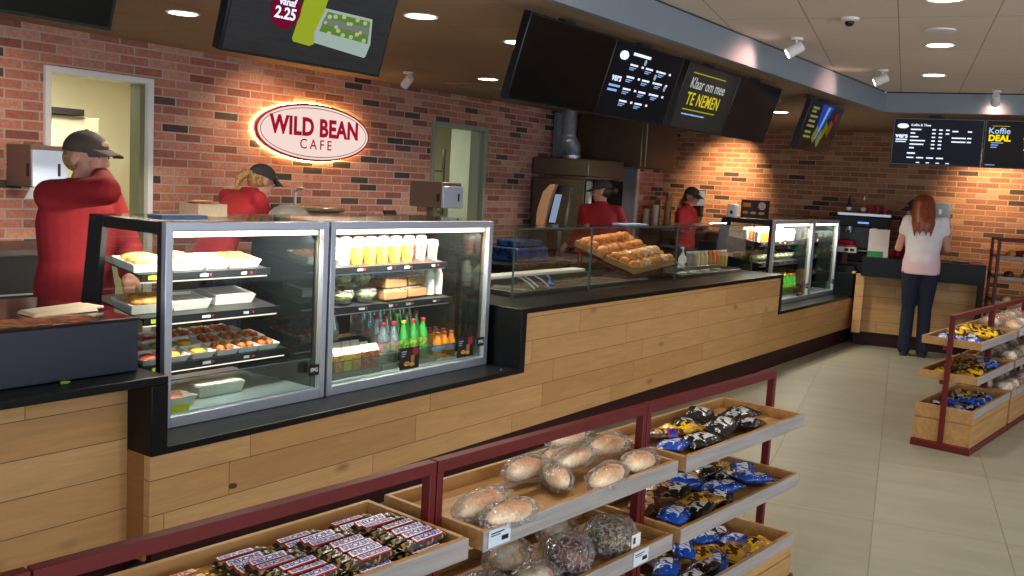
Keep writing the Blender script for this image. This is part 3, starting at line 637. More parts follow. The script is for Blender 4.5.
# promotional cards on the glass of the chilled case
def promo(lab,p,w_,h_):
    t=thing('promo_card',lab,'card',p,RK); obj('card',MB().box(0,w_,-.003,0,0,h_),mat('dark promo print','1a1714',.4),t,.001)
    obj('hot_drink_print',MB().prism([(w_*.58,h_*.2),(w_*.72,h_*.2),(w_*.75,h_*.62),(w_*.55,h_*.62)],-.0045,-.0035,'y'),M_kraft,t)
    obj('red_badge_print',MB().cyl((w_*.78,-.0045,h_*.78),(w_*.78,-.0035,h_*.78),w_*.15,w_*.15,20),M_dot,t)
    obj('pastry_print',MB().sph((w_*.36,-.004,h_*.26),(w_*.16,.001,h_*.12),14,6),M_snack,t); obj('pastry_print',MB().sph((w_*.62,-.005,h_*.2),(w_*.14,.001,h_*.1),14,6),M_cheese,t)
    l=MB()
    for i in range(3): l.box(w_*.08,w_*(.34-.05*i),-.0045,-.0035,h_*(.8-.1*i),h_*(.85-.1*i))
    obj('print_lines',l,M_yel if False else M_tagw,t); return t
promo('dark promotional card left of centre on the chilled case glass',at(B2,.50,-.002,.06),.15,.115)
promo('dark promotional card at the right end of the chilled case glass',at(B2,.97,-.002,.07),.14,.11)
promo('small dark promotional card low on the far chilled case, left one',at(B3,.10,-.002,.05),.18,.12)
promo('small dark promotional card low on the far chilled case, right one',at(B3,.75,-.002,.05),.18,.12)
# far case contents
s=SH3[0]; far={'orange':mk_cup(mat('orange fruit','d8691a',.4,0,.2,80),M_mango),'white':mk_cup(M_cream,M_cream),'berry':mk_cup(blend('berry','c23a28','f0d8c8',60,.45,.6,.4),M_tom)}
for i in range(11):
    for r_,y in enumerate((.20,.32)):
        kk='orange' if i in (1,2,3) else ('berry' if i in (4,8) else 'white'); o=far[kk].get(); place(o,at(B3,.08+.095*i,y,shelfz(s,y)+.001),(0,0,RK))
        tag(o,'%s pot, %s from left in the %s row of the far dessert shelf'%(kk,ORD[i],('front','back')[r_]),'dessert cup','pots on the top shelf of the far chilled case')
s=SH3[1]
for i in range(8):
    o=bw.get(); place(o,at(B3,.10+.13*i,.22,shelfz(s,.22)+.002),(0,0,RK+i)); tag(o,'clear salad bowl, %s from left on the far case shelf'%ORD[i],'salad bowl','salad bowls in the far chilled case')
for i in range(4):
    o=sb.get(); place(o,at(B3,.14+.26*i,.38,shelfz(s,.38)+.002),(0,0,RK)); tag(o,'sandwich box, %s from left behind the far salad bowls'%ORD[i],'sandwich box','sandwich boxes in the far chilled case')
k=0
for r_ in range(4):
    for c_ in range(11):
        p_=(gb,gy)[(r_+c_)%2].get(); place(p_,at(B3,.10+.088*c_,.12+.1*r_,.052),(0,0,RK)); 
        tag(p_,'green soda bottle, %s from left in the %s row of the far case floor'%(ORD[c_],ORD[r_]),'bottle','green soda bottles in the far chilled case')
for i,z in enumerate((.60,.42,.24)):
    for j in range(3):
        o=tag(obj('food_box',MB().box(-.07,.07,-.05,.05,0,.06),(M_cardw,M_kraft,M_cardw)[i],bevel=.004),'%s box, %s from left on the %s shelf of the narrow end case'%(('white','brown','white')[i],ORD[j],ORD[i]),'box','boxes in the narrow end case')
        place(o,at(B4,.15+.24*j,.30,z+.016),(R(8),0,RK))
# things standing on the display case tops
t=thing('open_carton','small open card box with orange snacks on top of the hot case','box',at(B1,.44,.36,.833),RK)
obj('carton',MB().box(-.085,.07,-.07,.07,0,.055),mat('printed card','b9a48c',.7,0,.15,60),t,.003); obj('snacks',MB().sph((-.01,0,.055),(.07,.06,.016),14,6,0,lambda d:1+.1*sin(d.x*13)*cos(d.y*15)),M_nugget,t,smooth=180)
tag(place(obj('order_pad',MB().box(-.12,.10,-.05,.05,0,.018),mat('blue pad','41608a',.5),bevel=.003),at(B1,.16,.14,.833),(0,0,RK)),'flat blue grey pad on the front left of the hot case top','pad')
t=thing('menu_stand','dark menu board with sandwich pictures and pink badge on the far case','sign',K(8.9,3.66,1.368),RK-R(90))
obj('board',MB().box(.0,.285,0,.02,0,.175),mat('dark promo print','1a1714',.4),t,.002)
obj('pink_badge',MB().cyl((.215,-.003,.12),(.215,-.001,.12),.038,.038,24),mat('pink print','e0a8b0',.5),t)
for i,x in enumerate((.05,.13,.215)): obj('sandwich_print',MB().sph((x,-.002,.05),(.032,.002,.016),14,6),M_snack,t)
obj('orange_block',MB().box(.02,.10,-.003,-.001,.105,.145),mat('orange print','d8822a',.5),t)
# ================================================================== TILL BLOCK AT LEFT
t=thing('till_block','dark blue lacquered till block standing on the low black worktop at left','till block',K(.55,3.19,.809),RK)
obj('body',MB().box(0,1.51,0,.68,0,.195),M_navy,t,.004); obj('top',MB().box(0,1.51,0,.68,.195,.205),mat('glossy brown top','1d1310',.12,0,.2,8,spec=.7),t,.002)
mt=blend('orange food print','c46a22','3a1a12',22,.42,.58,.35)
o=tag(obj('printed_mat',MB().box(0,.40,0,.16,0,.002),mt),'glossy food print lying on the till block near its front edge','mat'); place(o,K(1.53,3.21,1.0145),(0,0,RK))
t=thing('paper_bag','flat cream paper bag lying on the till block beside the display case','bag',K(1.89,3.44,1.0155),RK+.15)
obj('bag',MB().hexa([(-.15,-.06,0),(.12,-.07,0),(.14,.06,0),(-.13,.07,0),(-.14,-.05,.012),(.11,-.06,.022),(.13,.05,.022),(-.12,.06,.014)]),mat('cream paper','d8bfa0',.75,0,.06,40),t,.004); obj('folded_end',MB().box(.10,.16,-.05,.05,.006,.016),mat('cream paper','d8bfa0'),t,.003)
t=thing('payment_terminal','rounded pale payment terminal cut off by the left edge of the picture','terminal',K(1.60,3.45,1.015),RK)
obj('body',MB().box(-.05,.055,-.04,.04,0,.075),M_white,t,.02); obj('screen',MB().box(-.02,.057,-.02,.02,.03,.055),mat('blue screen','2c3c78',.2),t,.002)
o=tag(obj('lettuce_leaf',MB().sph((0,0,0),(.018,.010,.007),10,6,0,lambda d:1+.3*sin(d.x*9)),mat('leaf green','6a8a2a',.5),smooth=180),'tiny green lettuce leaf dropped on the low worktop by the till block','leaf'); place(o,K(1.748,3.150,.8145),(0,0,RK))
# ================================================================== GLASS SERVING COUNTER
t=thing('glass_guard','long clear glass sneeze guard standing on the counter worktop','glass guard',K(4.69,3.35,.881),RK)
for a,b in ((0,.90),(.906,2.22),(2.226,3.82)):
    p=obj('front_pane',MB().box(a,b,0,.006,0,.425),M_glass,t); e=MB(); e.box(a-.001,a+.004,-.001,.0065,0,.425); e.box(b-.004,b+.001,-.001,.0065,0,.425); obj('pane_edge',e,M_glassedge,p)
p=obj('end_pane',MB().box(-.008,-.002,0,.55,0,.425),M_glass,t); obj('pane_edge',MB().box(-.009,-.001,-.001,.004,0,.425),M_glassedge,p)
p=obj('top_pane',MB().box(-.01,3.82,-.01,.28,.427,.435),M_glass,t); obj('pane_edge',MB().box(-.01,3.82,-.0115,-.008,.426,.436),M_glassedge,p)
tag(place(obj('blue_cloth',MB().box(0,.35,0,.12,0,.012),mat('pale blue cloth','8fb0d0',.7),bevel=.003),K(6.15,3.40,1.3175),(0,0,RK)),'pale blue folded cloth on the glass shelf in front of the staff member','cloth')
def well(lab,u0,u1,w0,w1,npan,cols):
    t=thing('pan_well',lab,'pan well',K(u0,w0,.881),RK); L_=u1-u0; D=w1-w0
    f=MB(); f.box(0,L_,0,.02,0,.022); f.box(0,L_,D-.02,D,0,.05); f.box(0,.02,.02,D-.02,0,.03); f.box(L_-.02,L_,.02,D-.02,0,.03)
    obj('rim',f,M_steel2,t,.002); obj('pan_floor',MB().box(.02,L_-.02,.02,D-.02,0,.003),M_darksteel,t)
    for i in range(npan):
        x=.03+(L_-.06)*i/npan; w_=(L_-.06)/npan-.012
        p=obj('pan',MB().rings([[(x,.03,.018),(x+w_,.03,.018),(x+w_,D-.03,.018),(x,D-.03,.018)],[(x+.006,.036,.018),(x+w_-.006,.036,.018),(x+w_-.006,D-.036,.018),(x+.006,D-.036,.018)],[(x+.012,.042,.005),(x+w_-.012,.042,.005),(x+w_-.012,D-.042,.005),(x+.012,D-.042,.005)]],0,False,True),M_steel2,t)
        obj('food',MB().sph((x+w_/2,D/2,.006),(w_*.42,D*.36,.008),14,6,0,lambda d:1+.12*sin(d.x*17+i)*cos(d.y*13)),cols[i%len(cols)],p,smooth=180)
    return t
dk=[blend('dark roasted filling','3a2416','1c120c',60,.4,.6,.6,.5),blend('dark leafy filling','2c3818','161a10',60,.4,.6,.6,.5),blend('brown meat filling','6a3c1e','2a160c',60,.4,.6,.6,.5)]
well('long steel pan well with dark fillings behind the left glass',4.80,6.60,3.42,3.84,6,dk)
well('smaller steel pan well behind the right glass before the sauce bottles',7.15,8.4,3.40,3.62,5,dk)
for i,(u_,w_,l_) in enumerate(((5.12,3.50,'leftmost'),(5.22,3.54,'middle'),(5.32,3.52,'rightmost'))):
    o=tag(obj('tongs',MB().tube([(0,0,0),(-.02,.05,.045),(-.05,.10,.075)],.005,6).tube([(.02,0,0),(0,.05,.045),(-.05,.10,.075)],.005,6),M_steel),'%s steel tongs leaning in the left pan well'%l_,'tongs'); place(o,K(u_,w_-.02,.905),(0,0,RK+.5))
o=tag(obj('tongs',MB().tube([(0,0,0),(-.02,.05,.05),(-.05,.10,.09)],.005,6).tube([(.02,0,0),(0,.05,.05),(-.05,.10,.09)],.005,6),M_steel),'steel tongs leaning in the right pan well','tongs'); place(o,K(7.4,3.47,.905),(0,0,RK+.5))
tag(place(obj('blue_ladle',MB().tube([(0,0,.0),(.10,.08,.03),(.16,.14,.035)],.008,8).sph((0,0,0),(.028,.028,.014),10,6),mat('blue plastic','2b57b8',.35)),K(5.42,3.55,.91),(0,0,RK)),'blue plastic ladle lying over the left pan well','ladle')
t=thing('cutting_board','long white cutting board on a steel ledge behind the left pan well','cutting board',K(4.95,3.86,.881),RK)
obj('ledge',MB().box(0,1.45,0,.12,0,.045),M_steel2,t,.002); obj('board',MB().box(.0,1.42,.0,.12,.046,.066),M_white,t,.003)
# doughnut trays
M_don=blend('fried doughnut','e39a4e','b9642a',16,.38,.66,.5,.15); M_sug=blend('sugared doughnut','f4e3c8','e0a060',45,.40,.56,.7,.4); M_choco=blend('glazed doughnut','f0b878','d88848',20,.4,.6,.3)
dbase=K(6.50,3.50,.905); Dm=Euler((R(16),R(-4),RK),'XYZ')
def dpt(x,y,z): return dbase+Dm.to_matrix()@Vector((x,y,z))
def open_tray(L_,D,h,th=.012,m=None,name='tray'):
    b=MB(); b.box(0,L_,0,D,0,th); b.box(0,L_,0,th,th,h); b.box(0,L_,D-th,D,th,h); b.box(0,th,th,D-th,th,h); b.box(L_-th,L_,th,D-th,th,h); return b
t=thing('tray_stand','dark red stand carrying two tilted doughnut trays inside the glass counter','stand',K(6.50,3.50,.882),RK)
for x,y,h in ((.05,.06,.035),(.62,.06,.08),(.05,.52,.16),(.62,.52,.21)): obj('leg',MB().box(x,x+.03,y,y+.03,0,h),M_red,t,.002)
obj('rail',MB().hexa([(.04,.05,.025),(.09,.05,.03),(.09,.58,.18),(.04,.58,.175),(.04,.05,.04),(.09,.05,.045),(.09,.58,.20),(.04,.58,.195)]),M_red,t); obj('rail',MB().hexa([(.6,.05,.06),(.65,.05,.063),(.65,.58,.213),(.6,.58,.21),(.6,.05,.078),(.65,.05,.081),(.65,.58,.235),(.6,.58,.232)]),M_red,t)
for k,(y0,l_) in enumerate(((0,'front'),(.30,'back'))):
    o=tag(obj('doughnut_tray',open_tray(.70,.285,.05),M_tray,bevel=.002),'%s wooden doughnut tray tilted towards the glass'%l_,'tray','wooden doughnut trays'); place(o,dpt(0,y0,.03+.012*k),Dm)
def mk_don(m):
    def fn(): return obj('doughnut',MB().sph((0,0,.0),(.050,.047,.036),18,10,0,lambda d:1-.06*max(0,1-abs(d.z)*4)+.03*sin(5*d.x+2*d.y)),m,smooth=180)
    return Proto(fn)
dons=[mk_don(M_don),mk_don(M_sug),mk_don(M_choco)]; rnd=random.Random(3)
for k in range(2):
    for r_ in range(3):
        for c_ in range(7):
            kk=rnd.choice([0,0,2,1,0]) if not(k==0 and c_<2) else 0; o=dons[kk].get()
            place(o,dpt(.06+.096*c_+rnd.uniform(-.006,.006),.30*k+.055+.088*r_,.075+.012*k+rnd.uniform(0,.008)),Euler((rnd.uniform(0,.5),rnd.uniform(-.2,.3),rnd.uniform(0,6))))
            tag(o,'%s doughnut, %s from left in the %s row of the %s tray'%(('plain fried','sugared','glazed')[kk],ORD[c_],('front','middle','back')[r_],('front','back')[k]),'doughnut','doughnuts in the wooden trays')
    for c_ in range(5):
        kk=rnd.choice([0,1,2]); o=dons[kk].get(); place(o,dpt(.12+.10*c_,.30*k+.14,.125+.012*k),Euler((.3,.1,c_)))
        tag(o,'%s doughnut lying on top of the heap, %s from left in the %s tray'%(('plain fried','sugared','glazed')[kk],ORD[c_],('front','back')[k]),'doughnut','doughnuts in the wooden trays')
spot(K(6.9,3.95,2.40),K(6.8,3.75,1.0),70,85,(1,.84,.62),.04,.7)
# pump bottle and sauces
t=thing('pump_bottle','white pump bottle inside the glass counter right of the doughnuts','bottle',K(7.72,3.68,.881),RK)
obj('body',MB().lathe([(.036,0),(.038,.01),(.036,.12),(.014,.155),(.014,.165)],n=18),M_white,t); obj('pump',MB().cyl((0,0,.165),(0,0,.21),.008,.008,10).box(-.035,.008,-.008,.008,.205,.22),M_white,t); obj('print',MB().cyl((0,-.0385,.07),(0,-.0375,.07),.018,.018,16),M_blackm,t)
SBp=[(.028,0),(.031,.006),(.031,.13),(.018,.155),(.018,.16)]
sc=[('clear lidded',bottle(SBp,mat('grey relish','8a8276',.4),M_white,None,r=.031,name='sauce_bottle')),('creamy',bottle(SBp,mat('cream sauce','e6c48a',.4),M_cream,None,r=.031,name='sauce_bottle')),('orange',bottle(SBp,mat('orange sauce','d8742a',.35),mat('orange lid','e0a060',.4),None,r=.031,name='sauce_bottle')),('mustard',bottle(SBp,mat('mustard sauce','b8963a',.35),M_cream,None,r=.031,name='sauce_bottle'))]
for i,kk in enumerate((0,0,1,1,1,2,2,2,3,3)):
    o=sc[kk][1].get(); place(o,K(7.84+.079*i,3.68-.004*i,.881),(0,0,RK)); tag(o,'%s sauce bottle, %s from the left in the row behind the glass'%(sc[kk][0],ORD[i]),'sauce bottle','sauce bottles in the glass counter')
# ================================================================== THINGS ON THE BENCHES
def mk_stack(m,h):
    def fn():
        b=MB(); n=int(h/.012)
        prof=[]
        for i in range(n): prof+=[(.040,i*.012),(.044,i*.012+.009),(.040,i*.012+.0095)]
        return obj('cup_stack',b.lathe(prof,n=16),m,smooth=20)
    return fn
for i,(w_,u_,h,m,l_) in enumerate(((6.00,11.35,.24,M_cream,'front left white'),(5.90,11.45,.40,M_kraft,'tall back left brown'),(5.86,11.33,.30,M_cream,'front second white'),(5.76,11.50,.42,M_kraft,'tallest brown'),(5.70,11.35,.36,mat('beige cups','b08c64',.7),'tall middle beige'),(5.58,11.48,.30,mat('beige cups','b08c64'),'short back beige'),(5.54,11.35,.24,M_kraft,'rightmost short brown'))):
    o=mk_stack(m,h)(); tag(o,'%s stack of paper cups before the far brick wall'%l_,'cup stack','paper cup stacks'); place(o,K(u_,w_-.02,1.091))
def dispenser(lab,p,rz,w_,d_,h,post=None):
    t=thing('towel_dispenser',lab,'dispenser',p,rz)
    obj('case',MB().box(0,w_,.012,d_,0,h),mat('brown grey lacquer','6c5a50',.45,.2,.08,12),t,.006); obj('front_door',MB().box(0.0,w_,-.01,.012,.004,h-.03),mat('pale blue steel','b9c8d8',.28,.4,.04,10),t,.004)
    obj('slot',MB().box(w_*.72,w_*.80,-.012,-.01,h*.28,h*.58),M_blackm,t)
    obj('slot',MB().box(-.001,.0,.03,.06,h*.25,h*.55),M_blackm,t)
    if post: obj('post',MB().box(w_*.4,w_*.6,d_*.5,d_*.7,-post,0),M_steel2,t)
    return t
dispenser('left towel dispenser with pale front beside the left doorway',K(3.0,5.78,1.40),RK,.22,.31,.26)
tag(place(obj('paper_towel',MB().hexa([(0,0,0),(.08,.02,0),(.08,.03,0),(0,.01,0),(.03,-.01,.07),(.11,.01,.07),(.11,.02,.07),(.03,0,.07)]),M_cardw,bevel=.001),K(3.02,5.9,1.325),(0,0,RK)),'white paper towel hanging under the left dispenser','towel')
dispenser('towel dispenser with pale front standing before the middle doorway',K(5.62,4.72,1.36),RK,.24,.34,.20,.2)
bench('slim steel service bench behind the display cases carrying the dispenser',5.45,6.05,4.72,5.10,1.16,M_steel2)
def wallbox(lab,w_,z,wd_,h,col):
    t=thing('wall_dispenser',lab,'dispenser',K(11.99,w_,z),RK-R(90)); obj('case',MB().box(0,wd_,-.10,0,0,h),col,t,.006); obj('lower_lid',MB().box(.01,wd_-.01,-.085,0,-.14,0),M_darksteel,t,.005); obj('slot',MB().box(wd_*.45,wd_*.6,-.103,-.10,h*.35,h*.65),M_white,t); return t
wallbox('blue grey wall dispenser behind the staff member at the far brick wall',5.70,1.40,.25,.20,mat('blue grey box','7d97ae',.35,.2))
wallbox('blue grey wall dispenser to the right of the customer',2.56,1.42,.20,.19,mat('blue grey box','7d97ae'))
# sink at the brick wall
t=thing('sink_tap','chrome mixer tap at the sink below the oval sign','tap',K(5.12,5.82,.95),RK)
obj('stem',MB().cyl((0,0,0),(0,0,.34),.018,.018,14),M_steel,t); obj('spout',MB().tube([(0,0,.34),(.0,0,.47),(.0,-.04,.50),(0,-.1,.50)],.012,10),M_steel,t)
t=thing('sink_bowl','raised steel sink with shiny rim below the oval sign','sink',K(4.95,5.52,.951),RK)
obj('basin',MB().box(0,.38,0,.26,0,.33),M_steel2,t,.01); obj('rim',MB().box(-.03,.41,-.02,.27,.33,.365),mat('warm steel','b9a480',.25,.9,.1,20),t,.01)
t=thing('small_screen','small dark tilted order screen on the bench below the sign','screen',K(5.98,5.6,1.17),RK+.2)
obj('display',MB().hexa([(0,0,0),(.19,0,0),(.19,.02,0),(0,.02,0),(-.03,.04,.12),(.16,.04,.12),(.16,.06,.12),(-.03,.06,.12)]),M_blackm,t,.003); obj('foot',MB().cyl((.09,.03,-.22),(.09,.03,.02),.02,.02,10),M_blackm,t)
t=thing('scale_hood','grey domed machine lid beside the sink','machine',K(4.10,4.75,1.0),RK)
obj('dome',MB().sph((.12,.1,.27),(.15,.13,.10),18,8),mat('grey plastic','6a6862',.4),t,smooth=180); obj('body',MB().box(.0,.24,0,.2,-.1,.25),M_steel2,t,.01); obj('stand',MB().box(.02,.22,.02,.18,-1.0,-.1),M_darksteel,t)
# tilted grill lid with tan shield beside the oven
t=thing('order_terminal','tilted order terminal with pale screen and curved tan side beside the oven','terminal',K(7.3,4.98,1.17),RK-R(90))
obj('frame',MB().hexa([(.10,0,0),(.29,0,0),(.29,.05,0),(.10,.05,0),(.14,.05,.41),(.32,.05,.41),(.32,.10,.41),(.14,.10,.41)]),M_darksteel,t,.006)
obj('screen',MB().hexa([(.135,-.003,.07),(.20,-.003,.07),(.20,.01,.07),(.135,.01,.07),(.165,.034,.33),(.235,.034,.33),(.235,.04,.33),(.165,.04,.33)]),glow('pale screen light','9fb4d0',.55),t)
pr=[(.0,0),(.10,0),(.11,.10),(.15,.30),(.20,.42),(.14,.42),(.06,.34),(.01,.18)]
obj('side_shield',MB().prism(pr,-.02,.03,'y'),mat('tan card','9a7458',.6),t,.004)
obj('post',MB().box(.12,.24,.0,.06,-.23,0),M_darksteel,t)
t=thing('work_bench','dark steel island bench under the order terminal','bench',K(7.1,4.45,0),RK)
obj('worktop',MB().box(0,.7,0,.55,.90,.93),M_steel2,t,.003); obj('body',MB().box(.02,.68,.02,.53,.05,.90),M_darksteel,t)
tag(place(obj('blue_packs',MB().box(0,.45,0,.3,0,.12).box(.05,.40,.03,.27,.12,.18),blend('blue pack film','24427e','101a30',18,.42,.58,.3),bevel=.012),K(6.35,4.5,.931),(0,0,RK)),'heap of dark blue film packs on the bench behind the glass','packs')
bench('dark bench behind the glass counter carrying blue packs',6.1,7.05,4.45,5.0,.93,M_darksteel)
# ================================================================== HANGING SCREENS
TH=R(16.6)
M_frame_tv=mat('screen bezel','0a0b0d',.25,0,.1,20); M_tx=glow('white screen text','dfe8ff',1.1); M_txb=glow('pale blue screen text','8fb4ee',.9); M_ty=glow('yellow screen text','c8b820',.9); M_tlime=glow('lime screen text','a8a818',.75)
def tv(lab,u,L_,n,screens,w_=2.62,z=2.387,rot=None,loc=None,h=.42):
    t=thing('hanging_screen',lab,'screen',loc or K(u,w_,z),0); t.rotation_euler=rot or (TH,0,RK)
    for i in range(n):
        a=L_*i/n; b=L_*(i+1)/n-.004
        hs=obj('housing',MB().box(a,b,0,.045,-h,0),M_frame_tv,t,.003)
        obj('picture',MB().box(a+.010,b-.010,-.0012,0,-h+.010,-.010),screens[i] or M_scr,t)
    for i in range(n): obj('bracket',MB().box(L_*(i+.5)/n-.05,L_*(i+.5)/n+.05,.045,.09,-.30,.01),M_blackm,t)
    return t
def bar(mb,x,z,w_,h=.008): mb.box(x,x+w_,-.0026,-.0014,z-h/2,z+h/2)
M_wd=wood('dim table picture','1a1a1c','2e2c2c',(4,30,60),.3); 
t=tv('hanging screen at the top left corner mostly outside the picture',.93,.74,1,[None])
t=tv('hanging screen showing a lime juice bottle and salad box for 2.25',2.06,.775,1,[M_wd])
ml=glow('lime juice picture','b4c832',.55); obj('bottle_picture',MB().prism([(.30,-.345),(.375,-.350),(.395,-.34),(.435,-.02),(.33,-.02),(.292,-.335)],-.004,-.0014,'y'),ml,t)
obj('box_picture',MB().prism([(.395,-.335),(.385,-.300),(.413,-.205),(.655,-.205),(.675,-.300),(.665,-.350),(.655,-.355)],-.005,-.0014,'y'),glow('pale box picture','b8ccc4',.6),t)
obj('salad_picture',MB().prism([(.405,-.290),(.425,-.215),(.645,-.215),(.66,-.300)],-.0055,-.005,'y'),glow('salad green picture','6c9a44',.55),t)
sb_=MB()
for i in range(16): sb_.sph((.425+.014*i,-.0058,-.255+.036*sin(i*2.4)),(.011,.0006,.009),8,5)
obj('salad_bits_picture',sb_,glow('pale salad bits','d6d8a0',.55),t)['kind']='stuff'
obj('box_band_picture',MB().prism([(.408,-.262),(.416,-.238),(.650,-.240),(.655,-.266)],-.0062,-.0058,'y'),glow('grey band','98a098',.45),t)
bd=obj('price_badge',MB().cyl((.238,-.004,-.243),(.238,-.0014,-.243),.066,.066,36),glow('magenta badge','7a1230',.7),t)
text('vanaf',.036,M_tx,bd,(.238,-.0045,-.215),off=.0008); text('2.25',.056,M_tx,bd,(.238,-.0045,-.256),off=.0014)
t=tv('long pair of hanging screens, left one blank and right one a menu list',3.70,1.62,2,[None,mat('dark menu picture','10141c',.3,spec=.12)])
X=.83
obj('menu_logo',MB().sph((X+.095,-.003,-.075),(.048,.001,.026),20,8),M_tx,t)
text('vers',.06,M_tx,t,(X+.09,-.003,-.20),off=.001); mb=MB(); bar(mb,X+.03,-.245,.12,.012); bar(mb,X+.03,-.27,.10,.012); obj('menu_lines',mb,M_txb,t)
mb=MB(); m2=MB(); bar(mb,X+.19,-.055,.20,.016)
rr=random.Random(5)
for cx_,rows in ((.19,4),(.37,4),(.53,3)):
    for r_ in range(rows):
        z=-.115-.068*r_; bar(mb,X+cx_,z,.085,.010); bar(m2,X+cx_,z-.016,.07,.005); bar(m2,X+cx_,z-.026,.05,.005); bar(mb,X+cx_+.13,z,.022,.012)
obj('menu_lines',mb,M_tx,t); obj('menu_lines',m2,M_txb,t)
for (x,z) in ((.345,-.085),(.505,-.15),(.66,-.20)): obj('menu_disc',MB().sph((X+x,-.003,z),(.014,.001,.020),16,6),glow('pale disc','a8b8d0',.7),t)
t=tv('pair of hanging screens reading Klaar om mee te nemen, right half blank',5.41,1.575,2,[mat('dark slate picture','2a3030',.2),mat('dark reflecting picture','16191a',.1)])
text('Klaar om mee',.098,glow('pale lettering','b9bdb4',.8),t,(.35,-.003,-.125),off=.0003,sx=.92); text('TE NEMEN',.112,M_ty,t,(.345,-.003,-.225),off=.0012,sx=.86,sp=1.10)
mb=MB(); bar(mb,.09,-.06,.48,.007); bar(mb,.09,-.29,.48,.007); obj('yellow_rule',mb,M_tlime,t)
mb=MB(); x=.10
for l_ in (.03,.05,.02,.07,.03,.02,.06): bar(mb,x,-.32,l_,.009); x+=l_+.008
obj('small_print',mb,M_txb,t)
t=tv('single tilted hanging screen with blue and yellow food advert',7.66,.86,1,[mat('dark advert picture','0c0e14',.3,spec=.12)])
obj('blue_beam_picture',MB().prism([(.30,-.02),(.58,-.02),(.40,-.33),(.34,-.33)],-.004,-.0014,'y'),glow('blue beam','3a5ad0',.4),t)
obj('light_beam_picture',MB().prism([(.44,-.03),(.50,-.03),(.385,-.31),(.365,-.31)],-.005,-.004,'y'),glow('light beam','8fb8f0',.55),t)
for (x,z,c) in ((.33,-.27,'a8a848'),(.46,-.30,'b0ae50'),(.52,-.22,'8a9a38'),(.62,-.20,'a86a28')): obj('fruit_picture',MB().prism([(x-.05,z-.03),(x+.02,z-.08),(x+.07,z+.03),(x,z+.075)],-.006,-.0055+.001,'y'),glow('fruit '+c,c,.3),t)
obj('red_mark_picture',MB().sph((.70,-.005,-.10),(.04,.001,.045),12,6),glow('crimson mark','8a1830',.6),t)
mb=MB(); 
for i,(z,l_) in enumerate(((-.06,.14),(-.09,.10),(-.13,.17),(-.17,.15),(-.21,.17),(-.26,.14),(-.30,.16))): mb.box(.09,.09+l_,-.003,-.0014,z-.012,z+.008)
obj('advert_lines',mb,[glow('khaki letters','8c8c50',.6)],t)
obj('arm',MB().box(-.06,.02,.0,.05,-.01,.02),M_blackm,t)
# coffee menu screens, square to the shop
t=tv('wide coffee menu screens hanging at the far right, one list and one deal',0,1.56,2,[mat('navy menu picture','0a1226',.3,spec=.12),mat('brown deal picture','17100e',.3,spec=.12)],rot=(R(4),0,0),loc=(-.168,9.74,2.388),h=.435)
obj('menu_logo',MB().sph((.085,-.003,-.075),(.05,.001,.024),20,8),M_tx,t)
text('vers',.062,M_tx,t,(.08,-.003,-.165),off=.0022); mb=MB(); bar(mb,.03,-.2,.10,.011); bar(mb,.03,-.22,.09,.009)
for r_ in range(6):
    z=-.105-.034*r_; bar(mb,.155,z,(.09,.04,.07,.13,.12,.04)[r_],.012)
    for c_ in range(3):
        if r_<2 or c_<2: bar(mb,.34+.058*c_,z,.03,.012)
bar(mb,.14,-.325,.07,.014); 
for c_ in range(4): bar(mb,.14+.085*c_,-.365,.06,.012); bar(mb,.225+.085*c_,-.41,.03,.009)
for r_,z in enumerate((-.115,-.175,-.21)): bar(mb,.51,z,(.05,.12,.12)[r_],.012); bar(mb,.64,z,.035,.012)
obj('menu_lines',mb,M_tx,t)
text('Koffie & Thee',.03,M_tx,t,(.155,-.003,-.065),off=.0006,align='LEFT')
text('Koffie',.075,glow('pale blue lettering','a8c4e8',1.0),t,(.90,-.003,-.10),off=.001); text('DEAL',.075,glow('strong yellow lettering','f0d000',1.1),t,(.905,-.003,-.165),off=.0035)
mb=MB(); bar(mb,.84,-.205,.10,.008); bar(mb,.84,-.225,.06,.008); bar(mb,.84,-.245,.05,.008); bar(mb,.81,-.405,.08,.006); obj('small_print',mb,M_txb,t); mb=MB(); bar(mb,.84,-.055,.14,.004); obj('yellow_rule',mb,M_ty,t)
obj('cup_picture',MB().prism([(1.13,-.37),(1.25,-.37),(1.28,-.17),(1.10,-.17)],-.004,-.0014,'y'),glow('magenta cup','b02048',.6),t); obj('cup_lid_picture',MB().prism([(1.10,-.165),(1.28,-.165),(1.27,-.13),(1.11,-.13)],-.005,-.0014,'y'),M_tx,t); obj('cup_band_picture',MB().sph((1.17,-.0045,-.26),(.06,.001,.03),14,6),M_tx,t)
obj('arm',MB().box(.30,.40,.02,.07,0,.03).box(.33,.37,.02,.07,-.1,0),M_blackm,t)
# ================================================================== OVAL SIGN
t=thing('oval_sign','illuminated white oval cafe sign with red lettering and rim on the brick wall','sign',K(5.515,6.098,1.905),RK)
def ell(mb,a,b,y0,y1,m=0,n=64): return mb.prism([(a*cos(2*pi*i/n),b*sin(2*pi*i/n)) for i in range(n)],y0,y1,'y',m)
obj('backlight',MB().tube([(.628*cos(2*pi*i/60),-.014,.240*sin(2*pi*i/60)) for i in range(61)],.006,6),glow('halo light','ffc46a',30),t)
obj('body',ell(MB(),.60,.215,-.05,-.005),M_white,t); obj('rim',ell(MB(),.625,.236,-.062,-.040),mat('crimson enamel','8c1c34',.35),t)
obj('face',ell(MB(),.605,.219,-.066,-.061),glow('lit sign face','ffe3d8',.80),t)
obj('inner_line',ell(ell(MB(),.585,.203,-.0666,-.066,0),.578,.197,-.0672,-.0665,1),[mat('crimson enamel','8c1c34'),glow('lit sign face','ffe3d8',.80)],t)
mr=glow('crimson lettering','a81634',.75)
